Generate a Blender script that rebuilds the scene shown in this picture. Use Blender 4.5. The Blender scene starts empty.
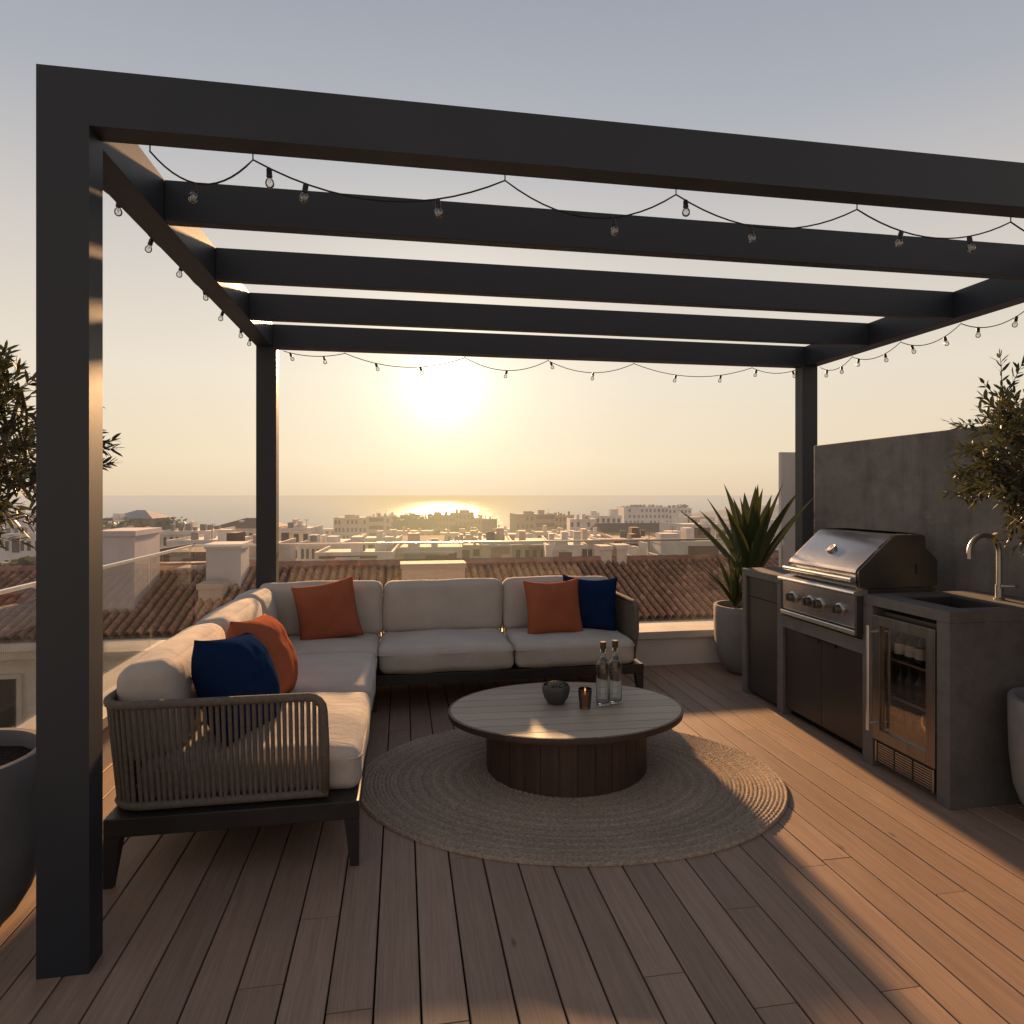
import bpy, bmesh, math, random
from mathutils import Vector, Matrix, noise
R = math.radians
rnd = random.Random(7)
scn = bpy.context.scene
C = scn.collection
H, F = 1.4, 650.0                      # eye height, focal length in picture pixels
TH = R(9.65)                           # camera turned to the right of the deck boards
ST, CT = math.sin(TH), math.cos(TH)
def at(u, d, v=495.0):
    """a surveyed point: bearing u, distance d, height from v"""
    a = (u-512)/F
    return Vector((d*(ST+CT*a), d*(CT-ST*a), H-(v-495)*d/F))
SUN_AZ, SUN_EL = R(3.6), R(13.7)
SUN = Vector((math.sin(SUN_AZ)*math.cos(SUN_EL), math.cos(SUN_AZ)*math.cos(SUN_EL), math.sin(SUN_EL)))
GLOW_EL = R(9.6)
GLOW = Vector((math.sin(SUN_AZ)*math.cos(GLOW_EL), math.cos(SUN_AZ)*math.cos(GLOW_EL), math.sin(GLOW_EL)))

# ------------------------------------------------------------------ materials
def s2l(c):
    c = c/255.0
    return c/12.92 if c <= .04045 else ((c+.055)/1.055)**2.4
def rgb(r, g, b): return (s2l(r), s2l(g), s2l(b), 1)
class N:
    def __init__(s, m): s.t = m.node_tree; s.n = s.t.nodes; s.l = s.t.links
    def new(s, k, **kw):
        o = s.n.new(k)
        for a, b in kw.items(): setattr(o, a, b)
        return o
    def link(s, a, b): s.l.new(a, b)
    def math(s, op, a, b=None, c=None):
        o = s.new('ShaderNodeMath', operation=op)
        for i, x in enumerate((a, b, c)):
            if x is None: continue
            if isinstance(x, (int, float)): o.inputs[i].default_value = x
            else: s.link(x, o.inputs[i])
        return o.outputs[0]
    def mix(s, fac, a, b, mode='MIX'):
        o = s.new('ShaderNodeMix', data_type='RGBA', blend_type=mode)
        for i, x in ((0, fac), (6, a), (7, b)):
            if isinstance(x, (int, float)): o.inputs[i].default_value = x
            elif isinstance(x, tuple): o.inputs[i].default_value = x
            else: s.link(x, o.inputs[i])
        return o.outputs[2]
    def coord(s, scale=(1,1,1), loc=(0,0,0)):
        tc = s.new('ShaderNodeTexCoord'); mp = s.new('ShaderNodeMapping')
        mp.inputs['Scale'].default_value = scale; mp.inputs['Location'].default_value = loc
        s.link(tc.outputs['Object'], mp.inputs[0]); return mp.outputs[0]
    def noise(s, vec, scale, detail=4, rough=.55, dist=0):
        o = s.new('ShaderNodeTexNoise'); o.inputs['Scale'].default_value = scale
        o.inputs['Detail'].default_value = detail; o.inputs['Roughness'].default_value = rough
        o.inputs['Distortion'].default_value = dist
        if vec is not None: s.link(vec, o.inputs['Vector'])
        return o.outputs['Fac']
    def ramp(s, fac, stops):
        o = s.new('ShaderNodeValToRGB'); e = o.color_ramp.elements
        while len(e) < len(stops): e.new(.5)
        for k, (p, c) in enumerate(stops): e[k].position = p; e[k].color = c if len(c) == 4 else (*c, 1)
        s.link(fac, o.inputs[0]); return o.outputs[0]
    def bump(s, h, strength=.3, dist=.01, prev=None):
        o = s.new('ShaderNodeBump'); o.inputs['Strength'].default_value = strength; o.inputs['Distance'].default_value = dist
        s.link(h, o.inputs['Height'])
        if prev is not None: s.link(prev, o.inputs['Normal'])
        return o.outputs[0]

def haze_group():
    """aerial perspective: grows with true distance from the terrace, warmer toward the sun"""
    g = bpy.data.node_groups.new('painted_haze', 'ShaderNodeTree')
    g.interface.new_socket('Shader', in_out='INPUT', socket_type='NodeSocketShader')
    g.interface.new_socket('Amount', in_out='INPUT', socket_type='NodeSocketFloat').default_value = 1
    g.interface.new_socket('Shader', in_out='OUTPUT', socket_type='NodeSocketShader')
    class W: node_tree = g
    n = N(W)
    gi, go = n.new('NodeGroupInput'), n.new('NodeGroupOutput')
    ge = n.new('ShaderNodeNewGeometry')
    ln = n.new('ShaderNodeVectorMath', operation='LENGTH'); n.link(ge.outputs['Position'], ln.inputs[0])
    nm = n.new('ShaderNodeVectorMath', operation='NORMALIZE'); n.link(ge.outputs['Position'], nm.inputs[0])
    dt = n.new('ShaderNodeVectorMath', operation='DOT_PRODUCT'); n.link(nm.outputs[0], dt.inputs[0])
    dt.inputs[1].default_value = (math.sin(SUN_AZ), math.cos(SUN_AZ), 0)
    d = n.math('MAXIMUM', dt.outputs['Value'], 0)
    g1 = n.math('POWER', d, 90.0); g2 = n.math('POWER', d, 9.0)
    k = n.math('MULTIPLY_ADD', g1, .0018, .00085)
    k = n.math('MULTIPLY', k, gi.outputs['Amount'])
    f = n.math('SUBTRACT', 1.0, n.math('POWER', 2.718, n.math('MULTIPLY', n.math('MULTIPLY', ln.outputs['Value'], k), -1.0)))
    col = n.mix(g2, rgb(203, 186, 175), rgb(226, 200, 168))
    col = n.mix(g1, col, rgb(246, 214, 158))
    em = n.new('ShaderNodeEmission'); n.link(col, em.inputs[0])  # haze painted as emission mixed into the surface's own shader
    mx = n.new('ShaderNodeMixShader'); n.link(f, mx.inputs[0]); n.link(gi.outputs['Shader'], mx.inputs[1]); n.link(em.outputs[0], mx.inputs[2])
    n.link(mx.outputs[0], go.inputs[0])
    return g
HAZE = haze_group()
MATS = {}
def new_mat(name):
    m = bpy.data.materials.new(name); m.use_nodes = True
    n = N(m); b = n.n['Principled BSDF']; MATS[name] = m
    return m, n, b
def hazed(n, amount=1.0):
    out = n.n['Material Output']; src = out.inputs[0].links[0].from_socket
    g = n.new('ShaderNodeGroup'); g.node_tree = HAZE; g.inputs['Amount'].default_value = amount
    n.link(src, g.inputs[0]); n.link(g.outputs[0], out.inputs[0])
def plain(name, c1, c2, rough=.6, scale=6, metal=0, bump=0, bscale=60, haze=False, stretch=(1,1,1), spec=.5, rvar=.12, attr=False, detail=5):
    m, n, b = new_mat(name)
    v = n.coord(stretch)
    f = n.noise(v, scale, detail)
    col = n.mix(n.ramp(f, [(.3, (0,0,0)), (.7, (1,1,1))]), c1, c2)
    if attr:
        a = n.new('ShaderNodeAttribute', attribute_name='tint')
        col = n.mix(1.0, col, a.outputs['Color'], 'MULTIPLY')
    n.link(col, b.inputs['Base Color'])
    b.inputs['Metallic'].default_value = metal
    b.inputs['Specular IOR Level'].default_value = spec
    n.link(n.math('MULTIPLY_ADD', f, rvar, rough-rvar/2), b.inputs['Roughness'])
    if bump: n.link(n.bump(n.noise(v, bscale, 3), bump, .004), b.inputs['Normal'])
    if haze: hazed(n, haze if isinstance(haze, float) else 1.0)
    return m
plain('pergola_paint', (.0185,.0235,.0325,1), (.026,.031,.041,1), .50, 2.2, bump=.06, bscale=350, spec=.38, rvar=.22)
plain('sofa_frame_paint', (.022,.018,.016,1), (.03,.026,.023,1), .45, 8, spec=.4)
plain('rope', (.125,.105,.090,1), (.185,.155,.13,1), .9, 60, bump=.5, bscale=400, spec=.15)
plain('dark_door', (.032,.028,.026,1), (.044,.038,.034,1), .42, 4, stretch=(1,1,.15), spec=.4)
plain('dark_void', (.006,.006,.006,1), (.012,.012,.012,1), .7, 4, spec=.1)
plain('soil', (.012,.009,.007,1), (.045,.03,.022,1), .95, 45, bump=1, bscale=90, spec=.1)
plain('stone_pot', (.19,.185,.185,1), (.25,.245,.24,1), .85, 7, bump=.25, bscale=160, spec=.25)
plain('dark_pot', (.11,.112,.118,1), (.15,.15,.155,1), .8, 7, bump=.25, bscale=160, spec=.3)
plain('bark', (.07,.055,.042,1), (.15,.12,.095,1), .9, 30, bump=.8, bscale=70, stretch=(1,1,.25), spec=.2)
plain('white_render', (.60,.55,.53,1), (.68,.63,.60,1), .8, 2.2, bump=.12, bscale=120, spec=.3)
plain('coping_stone', (.50,.46,.43,1), (.62,.57,.53,1), .7, 5, bump=.12, bscale=150, spec=.35)
plain('stopper', (.05,.032,.022,1), (.09,.06,.04,1), .7, 50, spec=.3)
plain('ceramic', (.045,.043,.045,1), (.075,.07,.07,1), .5, 14, bump=.2, bscale=90)
plain('succulent', (.07,.085,.05,1), (.13,.12,.08,1), .6, 40)
plain('fridge_liner', (.055,.045,.04,1), (.07,.06,.052,1), .4, 8)
plain('cord', (.012,.011,.011,1), (.018,.017,.016,1), .6, 40, spec=.3)
plain('black_plastic', (.012,.012,.013,1), (.02,.02,.021,1), .4, 40)
plain('steel', (.70,.69,.67,1), (.80,.79,.77,1), .33, 5, metal=1, stretch=(1,14,1), bump=.03, bscale=220)
plain('lid_steel', (.72,.73,.75,1), (.80,.81,.83,1), .22, 5, metal=1, rvar=.05, stretch=(1,14,1), bump=.02, bscale=220)
plain('dull_steel', (.36,.35,.34,1), (.44,.43,.42,1), .38, 5, metal=1, stretch=(1,12,1), bump=.03, bscale=220)
plain('fridge_steel', (.21,.20,.19,1), (.27,.26,.25,1), .36, 5, metal=1, stretch=(1,12,1), bump=.03, bscale=220)
plain('dark_steel', (.10,.098,.096,1), (.14,.137,.133,1), .42, 4, metal=.85, bump=.04, bscale=200)
plain('bottle_glass', (.012,.016,.012,1), (.022,.03,.018,1), .12, 8)
plain('amber_bottle', (.10,.05,.015,1), (.16,.08,.025,1), .15, 8)
plain('paper_label', (.72,.70,.67,1), (.82,.80,.77,1), .7, 20)
plain('wax', (.75,.62,.42,1), (.8,.68,.5,1), .5, 20)

def concrete(name, lo, hi, scale=1.6):
    m, n, b = new_mat(name)
    v = n.coord()
    f1 = n.noise(v, scale, 8, .62, .4); f2 = n.noise(v, scale*5, 6, .6); f3 = n.noise(v, 55, 3)
    col = n.mix(n.ramp(f1, [(.28, (0,0,0)), (.72, (1,1,1))]), lo, hi)
    col = n.mix(n.ramp(f2, [(.45, (0,0,0)), (.75, (.45,.45,.45))]), col, tuple(x*.62 for x in lo[:3])+(1,))
    sp = n.ramp(f3, [(.66, (0,0,0)), (.74, (.5,.5,.5))])
    col = n.mix(sp, col, tuple(min(1, x*1.5) for x in hi[:3])+(1,))
    n.link(col, b.inputs['Base Color'])
    n.link(n.math('MULTIPLY_ADD', f2, .25, .52), b.inputs['Roughness'])
    bp = n.bump(f3, .12, .003); bp = n.bump(f2, .15, .01, bp); n.link(bp, b.inputs['Normal'])
    b.inputs['Specular IOR Level'].default_value = .35
concrete('wall_concrete', (.12,.112,.104,1), (.235,.22,.205,1))
def stain(name):
    m = MATS[name]; n = N(m); b = n.n['Principled BSDF']; src = b.inputs['Base Color'].links[0].from_socket
    f = n.noise(n.coord((1.2, 5, .35)), 1.6, 6, .65); g = n.noise(n.coord((1, 1.4, 3.2)), 2.2, 7, .7, 1.4)
    c = n.mix(n.ramp(f, [(.50, (0,0,0)), (.72, (.5,.5,.5))]), src, (.055,.050,.046,1))
    c = n.mix(n.ramp(g, [(.52, (0,0,0)), (.70, (.42,.42,.42))]), c, (.27,.25,.235,1)); n.link(c, b.inputs['Base Color'])
stain('wall_concrete')
concrete('counter_concrete', (.105,.100,.096,1), (.155,.148,.142,1), 2.6)

def deck_mat():
    m, n, b = new_mat('deck_wood')
    a = n.new('ShaderNodeAttribute', attribute_name='tint')
    sep = n.new('ShaderNodeSeparateColor'); n.link(a.outputs['Color'], sep.inputs[0])
    tc = n.new('ShaderNodeTexCoord')
    cb = n.new('ShaderNodeCombineXYZ'); n.link(n.math('MULTIPLY', sep.outputs[0], 37.0), cb.inputs[1]); n.link(n.math('MULTIPLY', sep.outputs[1], 11.0), cb.inputs[2])
    ad = n.new('ShaderNodeVectorMath', operation='ADD'); n.link(tc.outputs['Object'], ad.inputs[0]); n.link(cb.outputs[0], ad.inputs[1])
    mp = n.new('ShaderNodeMapping'); mp.inputs['Scale'].default_value = (26, 1.1, 1); n.link(ad.outputs[0], mp.inputs[0])
    g1 = n.noise(mp.outputs[0], 1.6, 8, .62, 1.6)
    mp2 = n.new('ShaderNodeMapping'); mp2.inputs['Scale'].default_value = (120, 3.0, 1); n.link(ad.outputs[0], mp2.inputs[0])
    g2 = n.noise(mp2.outputs[0], 1.5, 5, .6)
    blot = n.noise(tc.outputs['Object'], 1.3, 5, .6)
    col = n.mix(n.ramp(g1, [(.30, (0,0,0)), (.70, (1,1,1))]), (.265,.172,.122,1), (.360,.242,.174,1))
    col = n.mix(n.ramp(g2, [(.35, (.30,.30,.30)), (.6, (0,0,0))]), col, (.15,.082,.050,1))
    vo = n.new('ShaderNodeTexVoronoi'); mk = n.new('ShaderNodeMapping'); mk.inputs['Scale'].default_value = (3.2, 1.1, 1); n.link(ad.outputs[0], mk.inputs[0]); n.link(mk.outputs[0], vo.inputs['Vector']); vo.inputs['Scale'].default_value = 1.6
    col = n.mix(n.ramp(vo.outputs['Distance'], [(.02, (.75,.75,.75)), (.055, (0,0,0))]), col, (.06,.032,.02,1))
    dust = n.noise(tc.outputs['Object'], 4.5, 6, .7)
    col = n.mix(n.ramp(dust, [(.52, (0,0,0)), (.78, (.22,.22,.22))]), col, (.34,.27,.21,1))
    val = n.math('MULTIPLY_ADD', sep.outputs[0], .22, .87)
    val = n.math('MULTIPLY', val, n.math('MULTIPLY_ADD', blot, .35, .83))
    cc = n.new('ShaderNodeCombineColor')
    for i in range(3): n.link(val, cc.inputs[i])
    col = n.mix(1.0, col, cc.outputs[0], 'MULTIPLY')
    n.link(col, b.inputs['Base Color'])
    n.link(n.math('MULTIPLY_ADD', g1, .16, .50), b.inputs['Roughness'])
    b.inputs['Specular IOR Level'].default_value = .35
    bp = n.bump(g2, .25, .0012); bp = n.bump(g1, .22, .002, bp); n.link(bp, b.inputs['Normal'])
deck_mat()

def wood(name, lo, hi, axis='X', rough=.5, spec=.4):
    m, n, b = new_mat(name)
    sc = {'X': (1.4, 30, 30), 'Z': (30, 30, 1.4)}[axis]
    a = n.new('ShaderNodeAttribute', attribute_name='tint')
    sep = n.new('ShaderNodeSeparateColor'); n.link(a.outputs['Color'], sep.inputs[0])
    g = n.noise(n.coord(sc), 1.6, 7, .6, 1.2)
    col = n.mix(n.ramp(g, [(.3, (0,0,0)), (.72, (1,1,1))]), lo, hi)
    val = n.math('MULTIPLY_ADD', sep.outputs[0], .3, .85)
    cc = n.new('ShaderNodeCombineColor')
    for i in range(3): n.link(val, cc.inputs[i])
    n.link(n.mix(1.0, col, cc.outputs[0], 'MULTIPLY'), b.inputs['Base Color'])
    n.link(n.math('MULTIPLY_ADD', g, .2, rough-.1), b.inputs['Roughness'])
    b.inputs['Specular IOR Level'].default_value = spec
    n.link(n.bump(g, .25, .002), b.inputs['Normal'])
wood('table_wood', (.30,.24,.18,1), (.43,.35,.27,1), 'X')
wood('table_base_wood', (.050,.030,.022,1), (.085,.052,.038,1), 'Z')

def fabric(name, c1, c2, weave=900, bump=.35, sheen=.3, rough=.95, spec=.06):
    m, n, b = new_mat(name)
    v = n.coord()
    w = n.new('ShaderNodeTexWave', bands_direction='X'); w.inputs['Scale'].default_value = weave/6.28; w.inputs['Distortion'].default_value = 1.2
    w2 = n.new('ShaderNodeTexWave', bands_direction='Z'); w2.inputs['Scale'].default_value = weave/6.28; w2.inputs['Distortion'].default_value = 1.2
    w3 = n.new('ShaderNodeTexWave', bands_direction='Y'); w3.inputs['Scale'].default_value = weave/6.28; w3.inputs['Distortion'].default_value = 1.2
    for x in (w, w2, w3): n.link(v, x.inputs['Vector'])
    h = n.math('ADD', n.math('ADD', w.outputs['Fac'], w2.outputs['Fac']), w3.outputs['Fac'])
    big = n.noise(v, 5, 5, .6); fine = n.noise(v, 260, 2)
    col = n.mix(n.ramp(big, [(.3, (0,0,0)), (.7, (1,1,1))]), c1, c2)
    col = n.mix(n.ramp(fine, [(.3, (.25,.25,.25)), (.6, (0,0,0))]), col, tuple(x*.6 for x in c1[:3])+(1,))
    n.link(col, b.inputs['Base Color'])
    b.inputs['Roughness'].default_value = rough; b.inputs['Specular IOR Level'].default_value = spec
    b.inputs['Sheen Weight'].default_value = sheen; b.inputs['Sheen Roughness'].default_value = .5
    bp = n.bump(h, bump*.5, .0008); bp = n.bump(n.noise(n.coord((1,1.7,1.3)), 8, 5, .62, .8), .38, .014, bp)
    n.link(bp, b.inputs['Normal'])
fabric('cushion_fabric', (.47,.42,.37,1), (.54,.49,.435,1), sheen=.1)
fabric('rust_fabric', (.31,.095,.050,1), (.38,.125,.068,1), 1200, sheen=.0, spec=.0)
fabric('navy_fabric', (.008,.020,.062,1), (.012,.029,.085,1), 1200, sheen=.0, spec=.0)

def rug_mat():
    m, n, b = new_mat('jute')
    a = n.new('ShaderNodeAttribute', attribute_name='ring')     # R ring position, G angle
    sep = n.new('ShaderNodeSeparateColor'); n.link(a.outputs['Color'], sep.inputs[0])
    v = n.coord()
    f = n.noise(v, 3, 5); f2 = n.noise(v, 70, 3, .7)
    col = n.mix(n.ramp(f2, [(.25, (0,0,0)), (.75, (1,1,1))]), (.20,.145,.105,1), (.50,.385,.29,1))
    tone = n.noise(None, 1, 0); tn = n.n[-1]; tn.noise_dimensions = '1D'
    n.link(n.math('MULTIPLY', sep.outputs[0], 17.0), tn.inputs['W']); tn.inputs['Scale'].default_value = 1.0; tn.inputs['Detail'].default_value = 2
    val = n.math('MULTIPLY', n.math('MULTIPLY_ADD', tone, .75, .60), n.math('MULTIPLY_ADD', f, .5, .75))
    cc = n.new('ShaderNodeCombineColor')
    for i in range(3): n.link(val, cc.inputs[i])
    n.link(n.mix(1.0, col, cc.outputs[0], 'MULTIPLY'), b.inputs['Base Color'])
    b.inputs['Roughness'].default_value = .95; b.inputs['Specular IOR Level'].default_value = .1
    n.link(n.bump(f2, .9, .006), b.inputs['Normal'])
rug_mat()

def clear_glass(name, tint=(.93,.97,.95,1), base=.05, top=.75, rough=.0):
    """thin sheet: a clear pane that mirrors more at a grazing angle"""
    m, n, b = new_mat(name); n.n.remove(b)
    fr = n.new('ShaderNodeFresnel'); fr.inputs['IOR'].default_value = 1.5
    tr = n.new('ShaderNodeBsdfTransparent'); tr.inputs[0].default_value = tint
    gl = n.new('ShaderNodeBsdfGlossy'); gl.inputs['Roughness'].default_value = rough; gl.inputs[0].default_value = (1,1,1,1)
    mx = n.new('ShaderNodeMixShader'); n.link(n.math('MULTIPLY_ADD', fr.outputs[0], top, base*.2), mx.inputs[0])
    n.link(tr.outputs[0], mx.inputs[1]); n.link(gl.outputs[0], mx.inputs[2])
    n.link(mx.outputs[0], n.n['Material Output'].inputs[0])
clear_glass('rail_glass', (.955,.965,.95,1), base=.05, top=.42)
clear_glass('door_glass', (.88,.86,.84,1), base=.05, top=.45)
clear_glass('bulb_glass', (.93,.92,.90,1), base=.4, top=1.0)
def solid_glass(name, col):
    m, n, b = new_mat(name); n.n.remove(b)
    g = n.new('ShaderNodeBsdfGlass'); g.inputs['IOR'].default_value = 1.45; g.inputs[0].default_value = col; g.inputs['Roughness'].default_value = .0
    n.link(g.outputs[0], n.n['Material Output'].inputs[0])
solid_glass('carafe_glass', (.97,.98,.97,1))
clear_glass('amber_glass', (.30,.20,.11,1), base=.4, top=.9)
def emit(name, col, s):
    m, n, b = new_mat(name)
    b.inputs['Base Color'].default_value = col; b.inputs['Emission Color'].default_value = col; b.inputs['Emission Strength'].default_value = s
emit('flame', (1.0,.55,.18,1), 6)
emit('lit_wax', (.9,.55,.22,1), .35)

def leaf_mat(name, c1, c2, haze=False, transl=.35, rough=.5):
    m, n, b = new_mat(name)
    a = n.new('ShaderNodeAttribute', attribute_name='tint')
    sep = n.new('ShaderNodeSeparateColor'); n.link(a.outputs['Color'], sep.inputs[0])
    col = n.mix(sep.outputs[0], c1, c2); n.link(col, b.inputs['Base Color'])
    b.inputs['Roughness'].default_value = rough; b.inputs['Specular IOR Level'].default_value = .4
    t = n.new('ShaderNodeBsdfTranslucent'); n.link(n.mix(.5, col, (.20,.22,.04,1)), t.inputs[0])
    mx = n.new('ShaderNodeMixShader'); mx.inputs[0].default_value = transl
    n.link(b.outputs[0], mx.inputs[1]); n.link(t.outputs[0], mx.inputs[2]); n.link(mx.outputs[0], n.n['Material Output'].inputs[0])
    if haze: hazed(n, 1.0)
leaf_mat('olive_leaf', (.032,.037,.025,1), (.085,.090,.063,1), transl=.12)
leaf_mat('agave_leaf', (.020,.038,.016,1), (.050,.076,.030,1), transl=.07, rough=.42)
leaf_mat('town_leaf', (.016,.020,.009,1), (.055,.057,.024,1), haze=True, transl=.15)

# town surfaces
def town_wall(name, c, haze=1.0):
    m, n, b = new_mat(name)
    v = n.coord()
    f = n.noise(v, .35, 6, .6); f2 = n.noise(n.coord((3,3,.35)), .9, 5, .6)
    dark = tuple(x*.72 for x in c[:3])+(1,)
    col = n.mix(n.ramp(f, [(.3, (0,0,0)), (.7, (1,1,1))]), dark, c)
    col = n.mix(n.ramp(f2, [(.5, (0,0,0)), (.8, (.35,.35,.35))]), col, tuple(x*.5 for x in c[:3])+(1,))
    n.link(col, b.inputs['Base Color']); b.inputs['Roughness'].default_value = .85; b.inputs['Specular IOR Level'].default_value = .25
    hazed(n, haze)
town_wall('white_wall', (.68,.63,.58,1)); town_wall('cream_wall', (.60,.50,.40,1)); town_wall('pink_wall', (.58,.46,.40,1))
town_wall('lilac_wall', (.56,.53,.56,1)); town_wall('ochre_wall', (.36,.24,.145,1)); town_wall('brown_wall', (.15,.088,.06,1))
town_wall('grey_wall', (.34,.32,.31,1)); town_wall('dark_wall', (.24,.21,.19,1))  # second tone is an even dark grey-brown
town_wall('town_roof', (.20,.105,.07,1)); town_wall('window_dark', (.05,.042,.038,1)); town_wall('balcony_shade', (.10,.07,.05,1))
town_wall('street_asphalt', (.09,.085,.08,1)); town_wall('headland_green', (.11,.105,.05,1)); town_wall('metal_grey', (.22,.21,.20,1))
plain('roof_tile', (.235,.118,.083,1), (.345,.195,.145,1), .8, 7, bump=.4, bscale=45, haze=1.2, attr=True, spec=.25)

# ------------------------------------------------------------------ object helpers
def root_loc(o):
    while o.parent: o = o.parent
    return o.location
def tag(o, label, cat, group=None, kind=None):
    if label: o['label'] = label
    if cat: o['category'] = cat
    if group: o['group'] = group
    if kind: o['kind'] = kind
    return o
def thing(name, label, cat, loc, group=None):
    o = bpy.data.objects.new(name, None); C.objects.link(o); o.location = loc; o.empty_display_size = .1
    return tag(o, label, cat, group)
def obj(name, bm, mat, parent=None, loc=(0,0,0), smooth=False, autos=None):
    """bm is in world coordinates; parts hang under a thing whose origin is only a translation"""
    off = Vector(root_loc(parent)) if parent else Vector(loc)
    bmesh.ops.translate(bm, verts=bm.verts, vec=-off)
    bmesh.ops.recalc_face_normals(bm, faces=bm.faces)
    me = bpy.data.meshes.new(name); bm.to_mesh(me); bm.free()
    mats = mat if isinstance(mat, (list, tuple)) else [mat]
    for x in mats: me.materials.append(MATS[x])
    if smooth:
        me.shade_smooth()
        if autos:
            me.set_sharp_from_angle(angle=R(autos))
    o = bpy.data.objects.new(name, me); C.objects.link(o)
    if parent: o.parent = parent
    else: o.location = loc
    return o
def copy_tree(o, parent=None):
    c = o.copy(); C.objects.link(c)
    if parent: c.parent = parent
    for ch in o.children: copy_tree(ch, c)
    return c
def box(bm, x0, x1, y0, y1, z0, z1, bev=0, mi=0):
    vs = [bm.verts.new(p) for p in ((x0,y0,z0),(x1,y0,z0),(x1,y1,z0),(x0,y1,z0),(x0,y0,z1),(x1,y0,z1),(x1,y1,z1),(x0,y1,z1))]
    fs = [bm.faces.new([vs[i] for i in q]) for q in ((0,3,2,1),(4,5,6,7),(0,1,5,4),(1,2,6,5),(2,3,7,6),(3,0,4,7))]
    for f in fs: f.material_index = mi
    if bev:
        es = list({e for f in fs for e in f.edges})
        r = bmesh.ops.bevel(bm, geom=es, offset=bev, segments=2, affect='EDGES', profile=.5)
        for f in r['faces']: f.material_index = mi
    return vs
def boxes(*bs, bev=0):
    bm = bmesh.new()
    for b in bs: box(bm, *b, bev=bev)
    return bm
def tube(bm, pts, r, seg=8, cap=True, mi=0):
    pts = [Vector(p) for p in pts]; rs = r if isinstance(r, (list, tuple)) else [r]*len(pts)
    rings = []; up = None
    for i, p in enumerate(pts):
        t = (pts[min(i+1, len(pts)-1)]-pts[max(i-1, 0)])
        if t.length < 1e-9: t = Vector((0,0,1))
        t.normalize()
        if up is None: up = t.orthogonal().normalized()
        up = (up - t*up.dot(t)); up = up.normalized() if up.length > 1e-6 else t.orthogonal().normalized()
        s = t.cross(up)
        rings.append([bm.verts.new(p + (up*math.cos(2*math.pi*k/seg)+s*math.sin(2*math.pi*k/seg))*rs[i]) for k in range(seg)])
    for a, b in zip(rings, rings[1:]):
        for k in range(seg):
            f = bm.faces.new((a[k], a[(k+1)%seg], b[(k+1)%seg], b[k])); f.material_index = mi
    if cap:
        for rg in (rings[0], rings[-1]):
            f = bm.faces.new(rg); f.material_index = mi
    return rings
def lathe(bm, prof, c, seg=32, sx=1, sy=1, rot=0, mi=0, closed=False):
    """profile of (radius, z) turned about a vertical axis; sx/sy stretch the plan"""
    cr, sr = math.cos(rot), math.sin(rot); rings = []
    for r, z in prof:
        if r < 1e-6: rings.append([bm.verts.new((c[0], c[1], c[2]+z))]); continue
        rg = []
        for k in range(seg):
            a = 2*math.pi*k/seg; x, y = r*math.cos(a)*sx, r*math.sin(a)*sy
            rg.append(bm.verts.new((c[0]+x*cr-y*sr, c[1]+x*sr+y*cr, c[2]+z)))
        rings.append(rg)
    pairs = list(zip(rings, rings[1:]))
    if closed: pairs.append((rings[-1], rings[0]))
    for a, b in pairs:
        for k in range(seg):
            k2 = (k+1) % seg
            if len(a) == 1 and len(b) == 1: continue
            if len(a) == 1: f = bm.faces.new((a[0], b[k2], b[k]))
            elif len(b) == 1: f = bm.faces.new((a[k], a[k2], b[0]))
            else: f = bm.faces.new((a[k], a[k2], b[k2], b[k]))
            f.material_index = mi
    return rings
def prism(bm, poly, axis, a, b, mi=0):
    """extrude a 2-D outline; axis 'Y': outline in XZ, 'X': outline in YZ"""
    def P(p, t): return (p[0], t, p[1]) if axis == 'Y' else (t, p[0], p[1])
    A = [bm.verts.new(P(p, a)) for p in poly]; B = [bm.verts.new(P(p, b)) for p in poly]
    n = len(poly)
    fs = [bm.faces.new(A), bm.faces.new(B)]
    for k in range(n): fs.append(bm.faces.new((A[k], A[(k+1)%n], B[(k+1)%n], B[k])))
    for f in fs: f.material_index = mi
    return fs
def tint_layer(bm, name='tint'): return bm.loops.layers.float_color.get(name) or bm.loops.layers.float_color.new(name)
def paint(fs, lay, c):
    for f in fs:
        for l in f.loops: l[lay] = c

# ------------------------------------------------------------------ the terrace
def make_deck():
    bm = bmesh.new(); lay = tint_layer(bm)
    pitch, gap, th = .128, .0055, .024
    x = -1.95 - .045; y0, y1 = -2.6, 5.08
    while x < 3.1:
        xa, xb = x+gap/2, x+pitch-gap/2
        xb = min(xb, 3.11)
        y = y0 - rnd.random()*1.6
        while y < y1 and xb-xa > .02:
            L = rnd.choice((2.0, 2.4, 2.8, 3.2))*rnd.uniform(.9, 1.1)
            a, b = max(y, y0), min(y+L, y1)
            if b-a > .02:
                ya, yb = a+.0015, b-.0015; c = .0022
                n0 = len(bm.faces); dz = rnd.uniform(-.0006, .0006)
                prof = [(xa, -th), (xa, -c+dz), (xa+c, dz), (xb-c, dz), (xb, -c+dz), (xb, -th)]
                fs = prism(bm, prof, 'Y', ya, yb)
                t = rnd.random(); paint(fs, lay, (t, rnd.random(), rnd.random(), 1))
            y += L
        x += pitch
    o = obj('deck', bm, 'deck_wood'); tag(o, 'brown wooden deck boards running away toward the sea', None, kind='structure')
make_deck()
sl = obj('terrace_slab', boxes((-2.3, 3.5, -2.7, 5.42, -.40, -.05)), 'dark_void'); tag(sl, 'dark slab under the deck boards', None, kind='structure')  # coloured near-black so the board gaps look filled with shade
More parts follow.
